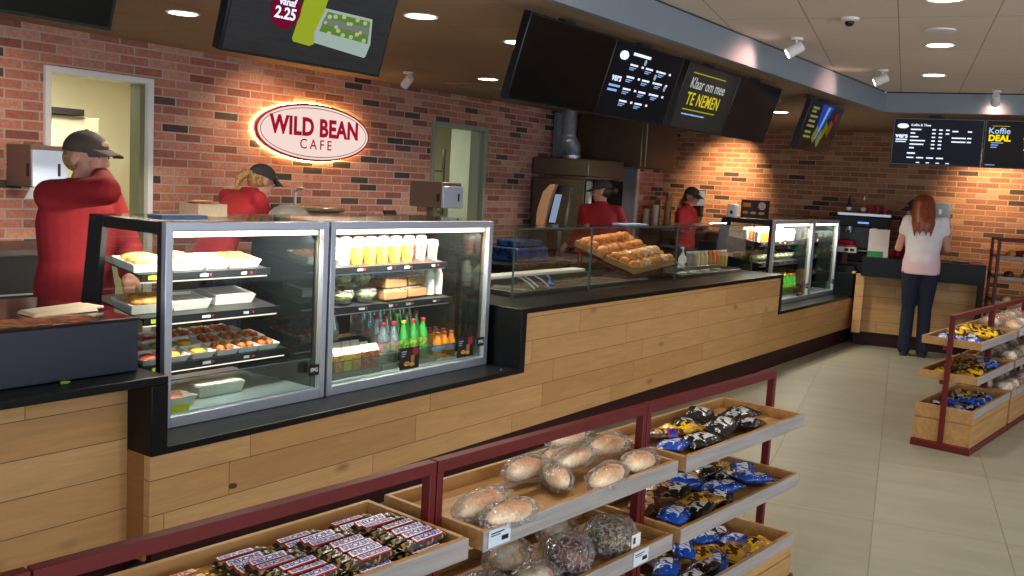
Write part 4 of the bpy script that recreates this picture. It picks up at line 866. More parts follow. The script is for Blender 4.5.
text('WILD BEAN',.200,mr,t,(0,-.068,.036),off=.008,sx=.88,sp=1.05,extr=.001); text('CAFE',.115,mr,t,(-.0,-.068,-.100),off=.001,sp=1.5)
# ================================================================== COFFEE COUNTER THINGS
t=thing('espresso_machine','black and steel espresso machine on the back bar','coffee machine',(-.70,11.66,.891),0)
obj('base',MB().box(0,.56,0,.40,.0,.12),M_blackm,t,.008); obj('drip_tray',MB().box(.02,.54,-.05,.25,.12,.14),M_steel2,t,.003); obj('back_body',MB().box(.0,.56,.22,.40,.14,.40),M_darksteel,t,.008)
obj('head',MB().box(-.0,.56,-.03,.40,.40,.52),M_blackm,t,.01); obj('cup_rail',MB().box(-.01,.57,-.04,.41,.525,.56),M_steel,t,.004); obj('display',MB().box(.22,.34,-.034,-.03,.44,.46),glow('tiny blue display','6a9ae0',1.2),t)
for x in (.13,.40): h_=obj('group_head',MB().cyl((x,.04,.33),(x,.04,.40),.035,.035,16),M_steel,t); obj('handle',MB().cyl((x,.03,.35),(x,-.12,.34),.012,.014,10),M_blackm,h_)
for x in (.03,.53): obj('steam_wand',MB().tube([(x,-.02,.40),(x,-.05,.30),(x+.01,-.06,.17)],.005,8),M_steel,t)
def redcup(lab,p,g='red cups around the espresso machine'):
    o=tag(obj('red_cup',MB().lathe([(.026,0),(.036,.075),(.034,.075),(.024,.004)],n=16),mat('red cup','9c1c22',.35)),lab,'cup',g); place(o,p); return o
for i,x in enumerate((-.37,-.29,-.21)): redcup('red cup on top of the espresso machine, %s from left'%ORD[i],(x,11.78,1.453))
redcup('red cup standing under the left group head',(-.57,11.68,1.033))
redcup('lower red cup left of the customer',(-.09,11.53,.992)); redcup('red cup behind the lower one left of the customer',(-.03,11.56,.992))
for nm,x,m,cp_ in (('dark syrup bottle with pointed cap on the left of the espresso machine',-.60,M_blackm,M_blackm),('pale red syrup bottle on the middle of the espresso machine',-.44,mat('pinkish syrup','a04848',.3),M_white)):
    t=thing('syrup_bottle',nm,'bottle',(x,11.80,1.453),0); obj('body',MB().lathe([(.028,0),(.030,.08),(.014,.12),(.012,.15)],n=14),m,t); obj('cap',MB().lathe([(.013,.15),(.004,.19),(.001,.2)],n=10),cp_,t); obj('label',MB().lathe([(.0305,.02),(.0305,.06)],n=14,cap=False),M_white,t)
t=thing('menu_card','white standing menu card with green foot on the coffee counter','menu card',(-.33,11.12,.991),R(3))
obj('card',MB().hexa([(0,0,0),(.21,0,0),(.21,.004,0),(0,.004,0),(0,.06,.30),(.21,.06,.30),(.21,.064,.30),(0,.064,.30)]),mat('pale pink card','e6dcd4',.5),t); obj('green_band',MB().hexa([(0,-.002,.0),(.16,-.002,.0),(.16,0,0),(0,0,0),(0,.010,.06),(.16,.010,.06),(.16,.012,.06),(0,.012,.06)]),mat('green print','2a8a44',.4),t)
obj('holder',MB().box(-.01,.22,-.02,.06,-.0,.006),M_pet,t)
t=thing('sweet_box','orange topped sweet box with dark windows left of the menu card','box',(-.40-.28,11.28,.0),0)
t.location=(-.655,11.55,.89)
obj('box',MB().box(0,.25,0,.14,0,.06),M_cardw,t,.003); obj('window',MB().box(.12,.165,-.002,0,.012,.045),M_blackm,t); obj('window',MB().box(.18,.225,-.002,0,.012,.045),M_blackm,t); obj('sweets',MB().sph((.125,.07,.062),(.12,.065,.028),16,6,0,lambda d:1+.1*sin(d.x*16)*cos(d.y*9)),mat('orange sweets','d85a20',.4,0,.15,80),t,smooth=180)
t.location=(-.71,11.47,1.0)
obj('stand',MB().box(.10,.16,.04,.10,-.14,0),M_red,t); obj('tray',MB().box(-.01,.26,-.01,.15,-.012,-.001),M_red,t)
tag(place(obj('red_sweet_bag',MB().sph((0,0,0),(.09,.05,.035),14,8,0,lambda d:1+.12*sin(d.x*9)*cos(d.y*7)),mat('crimson bag','b01838',.3,0,.15,40),smooth=180),(-.58,11.56,1.11)),'crimson sweet bag lying behind the orange sweet box','bag')
# low pedestal carrying the sweet box
tag(place(obj('pedestal',MB().box(0,.26,0,.13,0,.85),M_blackm,bevel=.005),(-.72,11.47,.0)),'black pedestal at the end of the counter under the sweet box','pedestal')
t=thing('bun_plate','white plate of pastries on the coffee counter right of the customer','plate',(.60,11.25,.991),0)
obj('plate',MB().lathe([(.05,0),(.11,.018),(.108,.022),(.05,.006)],n=24),M_white,t)
for i in range(4): obj('pastry',MB().sph((.045*cos(i*1.57),.045*sin(i*1.57),.03),(.045,.032,.022),12,6),M_snack,t,smooth=180)
tag(place(obj('napkins',MB().box(0,.13,0,.09,0,.012),mat('peach napkin','c8937a',.8),bevel=.002),(.70,11.1,.991)),'low stack of peach napkins near the right end of the coffee counter','napkins')
t=thing('soap_dispenser','white rounded dispenser with dark drop mark on the far case top','dispenser',K(8.65,3.70,1.366),RK-R(90))
obj('body',MB().box(0,.10,0,.08,0,.13),M_white,t,.02); obj('drop_mark',MB().sph((.05,-.002,.05),(.014,.002,.022),10,6),M_blackm,t)
# ================================================================== SHELVING UNITS
M_chocbar=blend('dark wrapper with nut print','1c120e','a8843e',85,.56,.62,.3,detail=1)
M_labelblue=mat('bright blue label','2335a8',.35,0,.05); M_labelw=mat('white label edge','f0ece6',.4); M_labelr=mat('red label edge','b01a24',.4)
M_twix=blend('gold wrapper','d8a040','b87820',30,.4,.6,.25,metal=.3); M_twr=mat('red wrapper print','b8202c',.35)
def gondola(lab,u0,name_front=True):
    near=u0<5
    t=thing('shelving_unit',lab,'shelving unit',G(u0,1.68 if near else 1.72,0),RG)
    W_=1.0; zs=(.728,.480,.225) if near else (.738,.512,.288); zr=.88 if near else .893; yf=-.185; ry=(-.045,-.015) if near else (-.02,.012)
    for x in (.001,W_-.023): obj('post',MB().box(x,x+.022,ry[0],ry[1],.045,zr-.03),M_red,t,.0015)
    obj('top_rail',MB().box(.001,W_-.001,ry[0],ry[1],zr-.032,zr),M_red,t,.0015)
    f=MB(); f.box(.002,W_-.001,-.19,-.155,0,.045); f.box(.002,W_-.001,.145,.18,0,.045); f.box(.002,.04,-.155,.145,0,.045); f.box(W_-.04,W_-.001,-.155,.145,0,.045)
    obj('base_frame',f,M_red,t,.002)
    x0,x1=.027,W_-.027
    for zt_ in zs[:2]:
        z=zt_-.052; b=MB(); th=.014; y0,y1=yf,.18
        b.box(x0,x1,y0,y1,z,z+.012); b.box(x0,x1,y1-th,y1,z+.012,z+.052); b.box(x0,x0+th,y0+.014,y1-th,z+.012,z+.052); b.box(x1-th,x1,y0+.014,y1-th,z+.012,z+.052)
        b.box(x0,x1,y0,y0+.014,z+.012,z+.051)
        tr=obj('shelf_tray',b,M_tray,t,.0015); obj('front_edge',MB().box(x0-.001,x1+.001,y0-.004,y0-.0002,z-.002,z+.051),M_trayface,tr,.001)
        obj('support_bar',MB().box(.004,W_-.004,ry[1]+.001,ry[1]+.025,z-.024,z-.001),M_red,t)
    b=MB(); z=.046; y0,y1=yf,.178; th=.016; zt_=zs[2]
    b.box(x0,x1,y0,y1,zt_-.10,zt_-.088); b.box(x0,x1,y1-th,y1,z,zt_); b.box(x0,x0+th,y0+th,y1-th,z,zt_); b.box(x1-th,x1,y0+th,y1-th,z,zt_); b.box(x0,x1,y0,y0+th,z,zt_)
    bx=obj('bottom_bin',b,M_tray,t,.002); obj('front_edge',MB().box(x0,x1,y0-.004,y0-.0002,zt_-.05,zt_+.001),M_trayface,bx,.001)
    return t
def ticket(lab,u,z,w0=None):
    t=thing('price_ticket',lab,'price ticket',G(u,(1.68 if u<5 else 1.72)-.1905,z),RG)
    obj('card',MB().box(0,.085,-.0015,0,0,.045),mat('pale blue ticket','c8d4de',.5),t); l=MB(); l.box(.008,.06,-.0022,-.0015,.034,.037); l.box(.008,.045,-.0022,-.0015,.028,.0305); l.box(.05,.076,-.0022,-.0015,.010,.022); obj('ticket_print',l,M_darksteel,t); return t
gondola('nearest dark red shelving unit cut off at the lower left corner',-.303)
gondola('dark red shelving unit filled with chocolate bars at lower left',.70)
gondola('dark red shelving unit with bagged bread rolls in the middle foreground',1.703)
gondola('dark red shelving unit with sweet bags at the end of the near row',2.706)
gondola('distant dark red shelving unit with yellow and blue sweet bags at right',6.50)
gondola('distant dark red shelving unit with bagged bread behind the sweet bags at right',7.51)
gondola('far dark red shelving unit cut off by the right edge of the picture',8.52)
ticket('pale blue price ticket below the bread rolls at the left end of the shelf',1.745,.681); ticket('pale blue price ticket on the middle bread shelf edge near the right end',2.44,.433)
for u,n in ((7.56,'left end of the distant top bread shelf'),(8.5,'right end of the distant top bread shelf')): ticket('pale blue price ticket at the %s'%n,u,.70-.004)
# ---- chocolate bars
def mk_bar():
    t=thing('chocolate_bar','x','chocolate bar')
    n=10; rings=[]
    for i,(x,a,h) in enumerate(((-.077,.013,.0015),(-.070,.013,.002),(-.064,.014,.010),(-.05,.0145,.0125),(.05,.0145,.0125),(.064,.014,.010),(.070,.013,.002),(.077,.013,.0015))):
        rings.append([(x,a*cos(2*pi*k/n)*(1 if abs(cos(2*pi*k/n))<.9 else 1.0),.0125+h*sin(2*pi*k/n)) for k in range(n)])
    obj('wrapper',MB().rings(rings),M_chocbar,t)
    lb=obj('label',MB().prism([(-.036,-.0125),(.058,-.0125),(.064,.0125),(-.030,.0125)],.0215,.0252,'z'),M_labelr,t); obj('label_ground',MB().prism([(-.0335,-.0113),(.0565,-.0113),(.0615,.0113),(-.0285,.0113)],.0252,.0256,'z'),M_labelw,lb)
    text('SNICKERS',.0235,M_labelblue,lb,(.014,0,.0258),rot=(0,0,0),off=.0009,shear=.2,extr=.0001,sx=.80)
    text('2',.020,M_labelw,lb,(-.045,0,.0256),rot=(0,0,-.3),off=.0003,extr=.0001)
    return t
bars=Proto(mk_bar); rnd=random.Random(11); zt=.691
for c_ in range(3):
    for r_ in range(10):
        o=bars.get(); flip=r_>=(5 if c_ else 5); y=1.798-.0315*r_
        place(o,G(1.235+.163*c_+rnd.uniform(-.004,.004),y,zt+rnd.uniform(0,.002)),(R(rnd.uniform(-8,8)),0,RG+(0 if flip else pi)+rnd.uniform(-.03,.03)))
        tag(o,'chocolate bar with blue label, %s from back of the lower %s column'%(ORD[r_],('left','middle','right')[c_]),'chocolate bar','chocolate bars on the near tray')
    for r_ in range(6 if c_ else 5):
        o=bars.get(); y=1.72-.034*r_-(.0 if c_ else .03)
        place(o,G(1.245+.163*c_+rnd.uniform(-.004,.004),y,zt+.024),(R(rnd.uniform(-8,8)),0,RG+(0 if r_>1 else pi)+rnd.uniform(-.04,.04)))
        tag(o,'chocolate bar with blue label lying on top, %s from back of %s column'%(ORD[r_],('left','middle','right')[c_]),'chocolate bar','chocolate bars on the near tray')
def mk_twix():
    t=thing('caramel_bar','x','chocolate bar'); n=10
    rings=[[(x,a*cos(2*pi*k/n),.0105+h*sin(2*pi*k/n)) for k in range(n)] for x,a,h in ((-.078,.014,.0015),(-.070,.014,.002),(-.064,.015,.009),(.064,.015,.009),(.070,.014,.002),(.078,.014,.0015))]
    obj('wrapper',MB().rings(rings),M_twix,t); lb=obj('label',MB().box(-.05,.05,-.009,.009,.0192,.0200),mat('pale gold print','e8cfa0',.4),t)
    text('TWIX',.026,M_twr,lb,(0,0,.0203),rot=(0,0,0),off=.0010,shear=.15,extr=.0001,sx=1.1); return t
tw=Proto(mk_twix)
for r_ in range(10):
    o=tw.get(); place(o,G(1.065,1.795-.0325*r_,zt+.0005*(r_%3)),(0,0,RG+rnd.uniform(-.05,.05))); tag(o,'gold wrapped bar with red print, %s from the back of the tray'%ORD[r_],'chocolate bar','gold wrapped bars left of the blue labelled bars')
    if r_<9:
        o=tw.get(); place(o,G(.90,1.795-.0325*r_,zt),(0,0,RG)); tag(o,'gold wrapped bar in the hidden leftmost column, %s from the back'%ORD[r_],'chocolate bar','gold wrapped bars at the left end of the tray')
# ---- bread in clear bags
M_roll=blend('baked roll crust','f6dcae','c87c3a',10,.42,.80,.5,.12,zgrad=(-.03,.045)); M_dark=blend('seeded dark loaf','7a4526','3c2012',45,.4,.62,.6,.5); M_white_loaf=blend('floury white loaf','e8d8b8','b98a58',16,.42,.62,.65,.25)
M_seed=blend('seeded crust','8a7040','3a3018',80,.42,.58,.6,.6)
def roll_geo(L_=.095,r=.042,k=0): return MB().sph((0,0,0),(L_,r,r*.82),26,14,0,lambda d:1+.05*sin(3*d.x+k)+.04*(1-abs(d.x))*max(0,d.z)+.02*sin(9*d.y+5*d.x+k))
def bag_geo(L_,r,seed,tail=.05):
    rn=random.Random(seed); ph=[rn.uniform(0,6) for _ in range(8)]; n=30; rings=[]
    xs=[-1.0,-.97,-.9,-.75,-.5,-.2,.1,.4,.65,.82,.92,.97,1.06,1.2,1.35]
    for i,x in enumerate(xs):
        if x<=.97: s_=max(.04,(1-abs(x)**3.0))**.5
        else: s_={1.06:.22,1.2:.34,1.35:.46}[x]
        flat=1 if x<=.97 else .25
        ring=[]
        for k in range(n):
            a=2*pi*k/n; wob=1+.05*sin(3*a+ph[0]+x*4)+.05*sin(7*a+ph[1]-x*6)+.045*sin(11*a+ph[2]+x*9)+.03*sin(17*a+ph[3])*(1 if i%2 else -1)
            yy=r*1.22*s_*cos(a)*wob; zz=r*1.02*s_*sin(a)*wob*flat
            if zz<-.72*r: zz=-.72*r
            ring.append((x*L_*1.12+.004*sin(5*a+ph[4]),yy,zz+(0 if x<=.97 else -.2*r)))
        rings.append(ring)
    return MB().rings(rings)
def bread(lab,p,rot,kind='roll',L_=.092,r=.042,grp=None,seed=0,n=1,sticker=False,cat='bread roll',name='bread_roll'):
    t=thing(name,lab,cat,p,0,grp); t.rotation_euler=rot
    m={'roll':M_roll,'dark':M_dark,'white':M_white_loaf,'seed':M_seed}[kind]
    if n==1: obj('crust',roll_geo(L_*.93,r,seed),m,t,smooth=180)
    else:
        for i in range(n): o=obj('crust',roll_geo(L_*.93/n*1.15,r*.95,seed+i),m,t,smooth=180); o.location=(L_*(-.9+1.8*(i+.5)/n),0,0)
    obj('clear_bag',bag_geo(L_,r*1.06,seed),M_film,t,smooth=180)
    if sticker: s_=obj('sticker',MB().box(-.02,.03,-.0015,0,-.02,.025),M_white,t); s_.location=(.02,-r*1.30,0); s_.rotation_euler=(0,0,0); l=MB(); 
    if sticker:
        l.box(-.012,.0,-.0025,-.0015,-.005,.015); obj('barcode',l,M_darksteel,s_)
    return t
zb=.691
GR='bagged bread rolls on the middle foreground tray'
for i,(lab,u,w_,dz,rz) in enumerate((('pale bagged roll at the left end of the tray behind its darker partner',1.86,1.625,.045,.15),('browner bagged roll at the left end of the tray, the nearer one of the pair',1.865,1.525,.045,.05),
    ('bagged roll at the left of the large pile, lying against the back edge',2.20,1.745,.047,.1),('bagged roll low in the pile between the left and front rolls',2.235,1.655,.040,.9),
    ('large round bagged roll in the middle of the pile',2.335,1.665,.075,.1),('front bagged roll of the pile nearest the shelf edge',2.33,1.535,.047,.15),
    ('topmost bagged roll at the back of the pile with blue tag',2.47,1.79,.085,.1),('bagged roll behind the post at the right of the pile',2.56,1.70,.060,-.1),('long bagged roll at the front right end of the pile',2.545,1.555,.045,.12),('bagged roll hidden under the back of the pile',2.40,1.77,.04,.1))):
    bread(lab,G(u,w_,zb+dz-.003),(R((i*37)%9-4),R((i*13)%7-3),RG+rz),'roll',.098,.036,GR,seed=i)
tag(place(obj('blue_tag',MB().sph((0,0,0),(.022,.012,.010),10,6,0,lambda d:1+.2*sin(6*d.x)),mat('blue clip','4a8fd0',.3),smooth=180),G(2.60,1.80,zb+.112),(0,0,RG)),'small light blue bag clip at the top of the bread pile','clip')
GR='bagged loaves on the middle shelf under the rolls'
zm=.4435
for i,(lab,u,w_,k,r,st) in enumerate((('bagged loaf at the left end of the shelf under the rolls',1.86,1.60,'seed',.055,False),('pale bagged buns left of the brown loaf under the rolls',2.04,1.56,'white',.05,False),('dark brown bagged loaf under the front rolls',2.25,1.60,'dark',.060,False),
    ('seeded round bagged loaf with white sticker under the rolls',2.47,1.60,'seed',.062,True),('bagged buns behind the dark loaf under the rolls',2.12,1.73,'white',.05,False),('bagged buns behind the stickered loaf',2.40,1.76,'white',.05,False))):
    bread(lab,G(u,w_,zm+r*.8),(0,0,RG+(i%3)*.2),k,.085,r,GR,seed=20+i,sticker=st,cat='bread loaf',name='bagged_loaf')
for i in range(4): bread('bagged white buns in the bottom bin of the bread unit, %s from left'%ORD[i],G(1.86+.2*i,1.62,.138+.05),(0,0,RG+.3*i),'white',.08,.05,'bagged buns in the bottom bin',seed=30+i,cat='bread loaf',name='bagged_loaf')
# ---- sweet bags
def print_mat(name,c0,c1,c2):
    if name in MATS: return MATS[name]
    m,nt,b=nmat(name); N=nt.nodes.new; L=nt.links.new
    tc=N('ShaderNodeTexCoord'); v=N('ShaderNodeTexVoronoi'); v.inputs['Scale'].default_value=60; L(tc.outputs['Object'],v.inputs['Vector'])
    sp=N('ShaderNodeSeparateXYZ'); L(tc.outputs['Object'],sp.inputs[0])
    n=N('ShaderNodeTexNoise'); n.inputs['Scale'].default_value=22; n.inputs['Detail'].default_value=1; L(tc.outputs['Object'],n.inputs['Vector'])
    r1=N('ShaderNodeValToRGB'); r1.color_ramp.interpolation='CONSTANT'; e=r1.color_ramp.elements; e[0].color=lin(c0); e[1].position=.54; e[1].color=lin(c1); L(n.outputs['Fac'],r1.inputs[0])
    r2=N('ShaderNodeValToRGB'); r2.color_ramp.interpolation='CONSTANT'; e=r2.color_ramp.elements; e[0].color=(1,1,1,1); e[1].position=.12; e[1].color=(0,0,0,1); L(v.outputs['Distance'],r2.inputs[0])
    mx=N('ShaderNodeMix'); mx.data_type='RGBA'; L(r2.outputs[0],mx.inputs[0]); L(r1.outputs[0],mx.inputs[6]); mx.inputs[7].default_value=lin(c2)
    ab=N('ShaderNodeVectorMath'); ab.operation='ABSOLUTE'; L(tc.outputs['Object'],ab.inputs[0]); sa=N('ShaderNodeSeparateXYZ'); L(ab.outputs[0],sa.inputs[0])
    g1=N('ShaderNodeMath'); g1.operation='LESS_THAN'; L(sa.outputs[0],g1.inputs[0]); g1.inputs[1].default_value=.052; g2=N('ShaderNodeMath'); g2.operation='LESS_THAN'; L(sa.outputs[1],g2.inputs[0]); g2.inputs[1].default_value=.020
    mp=N('ShaderNodeMapping'); mp.inputs['Scale'].default_value=(110,42,10); L(tc.outputs['Object'],mp.inputs[0]); n3=N('ShaderNodeTexNoise'); n3.inputs['Scale'].default_value=1; n3.inputs['Detail'].default_value=0; L(mp.outputs[0],n3.inputs['Vector'])
    g3=N('ShaderNodeMath'); g3.operation='GREATER_THAN'; L(n3.outputs['Fac'],g3.inputs[0]); g3.inputs[1].default_value=.47
    m1=N('ShaderNodeMath'); m1.operation='MULTIPLY'; L(g1.outputs[0],m1.inputs[0]); L(g2.outputs[0],m1.inputs[1]); m2=N('ShaderNodeMath'); m2.operation='MULTIPLY'; L(m1.outputs[0],m2.inputs[0]); L(g3.outputs[0],m2.inputs[1])
    my=N('ShaderNodeMix'); my.data_type='RGBA'; L(m2.outputs[0],my.inputs[0]); L(mx.outputs[2],my.inputs[6]); my.inputs[7].default_value=lin(c2)
    L(my.outputs[2],b.inputs['Base Color']); b.inputs['Roughness'].default_value=.25; b.inputs['Specular IOR Level'].default_value=.6
    n2=N('ShaderNodeTexNoise'); n2.inputs['Scale'].default_value=35; L(tc.outputs['Object'],n2.inputs['Vector']); bp=N('ShaderNodeBump'); bp.inputs['Strength'].default_value=.8; bp.inputs['Distance'].default_value=.006; L(n2.outputs['Fac'],bp.inputs['Height']); L(bp.outputs[0],b.inputs['Normal'])
    MATS[name]=m; return m
SW={'blue':print_mat('blue film print','1a4aa6','12306e','c8d4e8'),'yellow':print_mat('yellow film print','e8b81a','d89a10','3a2a10'),'black':print_mat('black film print','15120f','241c18','c4c4c4'),
    'brown':print_mat('brown film print','4a281a','2c1810','c09a6a'),'gold':print_mat('gold film print','b88a30','946a20','4a2c14')}
def pouch_geo(seed,L_=.075,w_=.045,h=.020):
    rn=random.Random(seed); ph=[rn.uniform(0,6) for _ in range(5)]; n=20; rings=[]
    for x,s_,t_ in ((-1.0,.92,.05),(-.93,.88,.08),(-.85,.86,.35),(-.6,.95,.8),(-.2,1.0,1.0),(.2,1.0,1.0),(.6,.95,.8),(.85,.86,.35),(.93,.88,.08),(1.0,.92,.05)):
        rings.append([(x*L_*(1+.03*sin(3*2*pi*k/n+ph[0])),w_*s_*cos(2*pi*k/n)*(1+.05*sin(x*5+ph[1])),h*t_*sin(2*pi*k/n)*(1+.22*sin(2*2*pi*k/n+x*4+ph[2]))+.004*sin(x*7+ph[3])) for k in range(n)])
    return MB().rings(rings)
def mk_pouch(c,seed):
    def fn():
        t=thing('sweet_bag','x','sweet bag'); obj('pouch',pouch_geo(seed),SW[c],t,smooth=180)
        for q in (-.083,.072): obj('crimped_seam',MB().box(q,q+.011,-.038,.038,-.001,.001),SW[c],t)
        return t
    return Proto(fn)
PO={(c,k):mk_pouch(c,hash_) for c in SW for k,hash_ in ((0,ord(c[0])+len(c)),(1,ord(c[1])*3+1))}
CN={'blue':'blue','yellow':'yellow','black':'black and silver','brown':'glossy brown','gold':'gold brown'}
def bagset(items,zbase,where,seed):
    rn=random.Random(seed); cnt={}
    for i,(c,u,w_,rz,lay) in enumerate(items):
        cnt[c]=cnt.get(c,0)+1; o=PO[(c,i%2)].get()
        k_=1.13; rz=max(-.6,min(.6,rz)); hw=k_*(.047*cos(rz)+.083*abs(sin(rz))); hu=k_*(.083*cos(rz)+.047*abs(sin(rz)))
        c0=1.68 if zbase*0+u<5 else 1.72; ul=2.706 if u<5 else 6.50
        w_=max(c0-.168+hw,min(c0+.162-hw,w_)); u=max(ul+.045+hu,min(ul+.955-hu,u))
        place(o,G(u,w_,zbase+.023+.03*lay),(R(rn.uniform(-12,12)),R(rn.uniform(-8,8)),RG+rz),k_)
        tag(o,'%s sweet bag, %s of its colour from left, %s'%(CN[c],ORD[cnt[c]-1],where),'sweet bag','sweet bags '+where)
bagset([('blue',2.83,1.62,.25,0),('black',3.01,1.575,-.3,0),('yellow',3.11,1.72,-.35,0),('black',3.17,1.80,.6,0),('black',3.27,1.66,-.1,0),('black',3.31,1.78,.3,.5),('black',3.43,1.66,-.2,.4),('black',3.52,1.70,.5,0),('black',3.38,1.58,.2,0),('black',3.22,1.62,.2,.5)],.691,'near unit top tray',1)
t=thing('sweet_roll','dark cylindrical sweet roll with blue and red patch on the top tray','sweet bag',G(2.93,1.70,.719),RG-.55)
obj('roll',MB().tube([(-.085,0,0),(-.078,0,0),(-.07,0,0),(.07,0,0),(.078,0,0),(.085,0,0)],[.006,.014,.026,.026,.014,.006],16),SW['brown'],t,smooth=180); pa=obj('patch',MB().tube([(.005,0,0),(.045,0,0)],[.0265,.0265],24),M_labelr,t,smooth=60); obj('patch_print',MB().tube([(.012,0,0),(.038,0,0)],[.0270,.0270],24),M_labelblue,pa)
bagset([('brown',2.86,1.72,.3,0),('brown',2.93,1.79,.7,0),('blue',2.84,1.55,.3,.3),('gold',3.06,1.60,-.2,.3),('black',3.10,1.72,.2,.4),('brown',3.04,1.80,-.3,.5),('blue',3.25,1.62,-.3,.5),('blue',3.19,1.74,-.5,.8),('black',3.20,1.53,.4,0),('brown',3.30,1.82,.3,.2),('black',3.36,1.76,-.2,.5),('gold',3.48,1.80,.2,.3),('blue',3.48,1.60,-.4,.3),('black',3.42,1.69,.1,0),('blue',3.57,1.68,.5,0),('black',3.0,1.53,.1,0)],.443,'near unit middle tray',2)
bagset([('blue',2.90,1.60,.3,.8),('blue',3.02,1.70,.5,1.5),('black',3.0,1.56,-.2,1.2),('black',3.13,1.60,.1,1.4),('blue',3.22,1.54,.5,1),('gold',3.26,1.66,-.3,1.2),('blue',3.22,1.76,.8,1.6),('gold',3.37,1.60,.2,1.2),('blue',3.40,1.75,-.2,1.5),('blue',3.50,1.66,.1,1.1),('yellow',3.51,1.58,-.4,.8),('brown',2.86,1.74,.2,.6),('blue',3.36,1.50+.05,0,.2),('black',3.53,1.78,.9,.9),('brown',3.1,1.79,0,.8)],.138,'near unit bottom bin',3)
bagset([('blue',6.62,1.80,.2,0),('blue',6.60,1.70,.5,0),('blue',6.64,1.61,.1,0),('black',6.76,1.78,.3,.4),('black',6.80,1.66,.1,.3),('yellow',6.94,1.80,.2,.6),('yellow',6.92,1.68,.4,.9),('yellow',6.90,1.60,.2,.3),('yellow',7.06,1.74,-.2,.8),('yellow',7.10,1.62,.2,.5),('blue',7.12,1.58,.3,0),('yellow',7.24,1.70,.2,.6),('yellow',7.30,1.82,.3,.3),('black',7.32,1.62,.3,0),('yellow',7.02,1.58,.9,.9),('yellow',7.16,1.83,0,.2)],.699,'distant unit top tray',4)
bagset([('yellow',6.62,1.78,.2,0),('gold',6.63,1.64,.5,0),('brown',6.76,1.78,.1,.3),('brown',6.82,1.68,.3,.7),('yellow',6.80,1.59,.1,.2),('gold',6.94,1.78,.2,.6),('gold',6.96,1.66,.4,.8),('black',6.94,1.58,.2,.3),('blue',7.08,1.60,-.2,.4),('brown',7.08,1.76,.2,.8),('blue',7.16,1.68,.3,.6),('blue',7.26,1.62,.2,.3),('brown',7.28,1.78,.3,.5),('blue',7.34,1.70,.3,.2)],.475,'distant unit middle tray',5)
bagset([('black',6.62,1.80,.2,1.6),('blue',6.66,1.66,.5,1.2),('black',6.78,1.60,.1,1),('blue',6.80,1.76,.3,1.8),('blue',6.92,1.68,.1,1.9),('blue',6.92,1.59,.2,1),('black',7.04,1.76,.4,1.7),('blue',7.06,1.62,.2,1.4),('black',7.18,1.68,-.2,1.4),('yellow',7.22,1.78,.2,1.6),('blue',7.26,1.60,.3,1),('black',7.34,1.70,.2,1.1)],.200,'distant unit bottom bin',6)
rn=random.Random(9)
for base,where,ks,k0 in ((.7015,'on the top tray',('roll','white','roll'),0),(.4755,'on the middle tray',('white','seed','white'),30),(.245,'in the bottom bin',('white','white','dark'),60)):
    for uu,un in ((7.62,'second distant unit'),(8.63,'third distant unit')):
        i=0
        for c_ in range(5):
            for r_ in range(2):
                bread('bagged loaf %s of %s, %s from left in %s row'%(where,un,ORD[c_],('front','back')[r_]),G(uu+.02+.18*c_+.02*r_,1.60+.15*r_,base+.046),(R(rn.uniform(-8,8)),0,RG+rn.uniform(-.4,.8)),ks[(c_+r_)%3],.085,.052,'bagged bread %s of the %s'%(where,un),seed=k0+c_*2+r_,cat='bread loaf',name='bagged_loaf')
        
# ---- bread rack against the far wall
t=thing('bread_rack','tall dark red rack with bread trays against the far brick wall at right','rack',(.95,11.25,0),R(4))
for x in (0,.80):
    for y in (0,.45): obj('post',MB().box(x,x+.03,y,y+.03,0,1.275),M_red,t,.002)
obj('top_rail',MB().box(0,.83,0,.03,1.245,1.275).box(0,.83,.45,.48,1.245,1.275),M_red,t,.002)
for z in (.30,.58,.84,1.06):
    tr=obj('rack_tray',open_tray(.77,.46,.035,.010),M_tray,t); tr.location=(.03,.0,z); obj('front_edge',MB().box(.0,.77,-.005,0,0,.036),M_trayface,tr)
k=0
for z in (.58,.84,1.06):
    for i in range(4):
        o=tag(obj('rack_loaf',roll_geo(.085,.05,i),(M_roll,M_dark,M_snack)[(i+k)%3],smooth=180),'unwrapped loaf on the %s rack tray, %s from left'%(('lower','middle','upper')[k],ORD[i]),'bread loaf','loaves on the far bread rack'); place(o,(1.09+.17*i,11.36+.01*i,z+.012+.040),(0,0,1.4))
    k+=1
tag(place(obj('crimson_bread_bag',MB().sph((0,0,0),(.09,.06,.04),14,8,0,lambda d:1+.1*sin(9*d.x)),mat('crimson bag','b01838'),smooth=180),(1.22,11.55,1.06+.055),(0,0,.3)),'crimson bag behind the loaves on the upper rack tray','bag')
# ================================================================== PEOPLE
def remesh(o,vox,sm=4,fac=.5):
    r=o.modifiers.new('r','REMESH'); r.mode='VOXEL'; r.voxel_size=vox; r.use_smooth_shade=True
    s_=o.modifiers.new('s','SMOOTH'); s_.iterations=sm; s_.factor=fac
def std(phi,h=1.68):
    k=h/1.68; J=dict(pelvis=(0,0,.95),waist=(0,.0,1.08),chest=(0,.01,1.27),neck=(0,0,1.44),head=(0,.02,1.565),
        shL=(-.165,0,1.375),shR=(.165,0,1.375),elL=(-.23,-.02,1.12),elR=(.23,-.02,1.12),wrL=(-.22,.10,.90),wrR=(.22,.10,.90),
        hipL=(-.09,0,.92),hipR=(.09,0,.92),knL=(-.10,.02,.50),knR=(.10,.02,.50),anL=(-.10,-.01,.09),anR=(.10,-.01,.09))
    c_,s_=cos(phi),sin(phi)
    return {a:Vector((x*c_-y*s_,x*s_+y*c_,z))*k for a,(x,y,z) in J.items()}
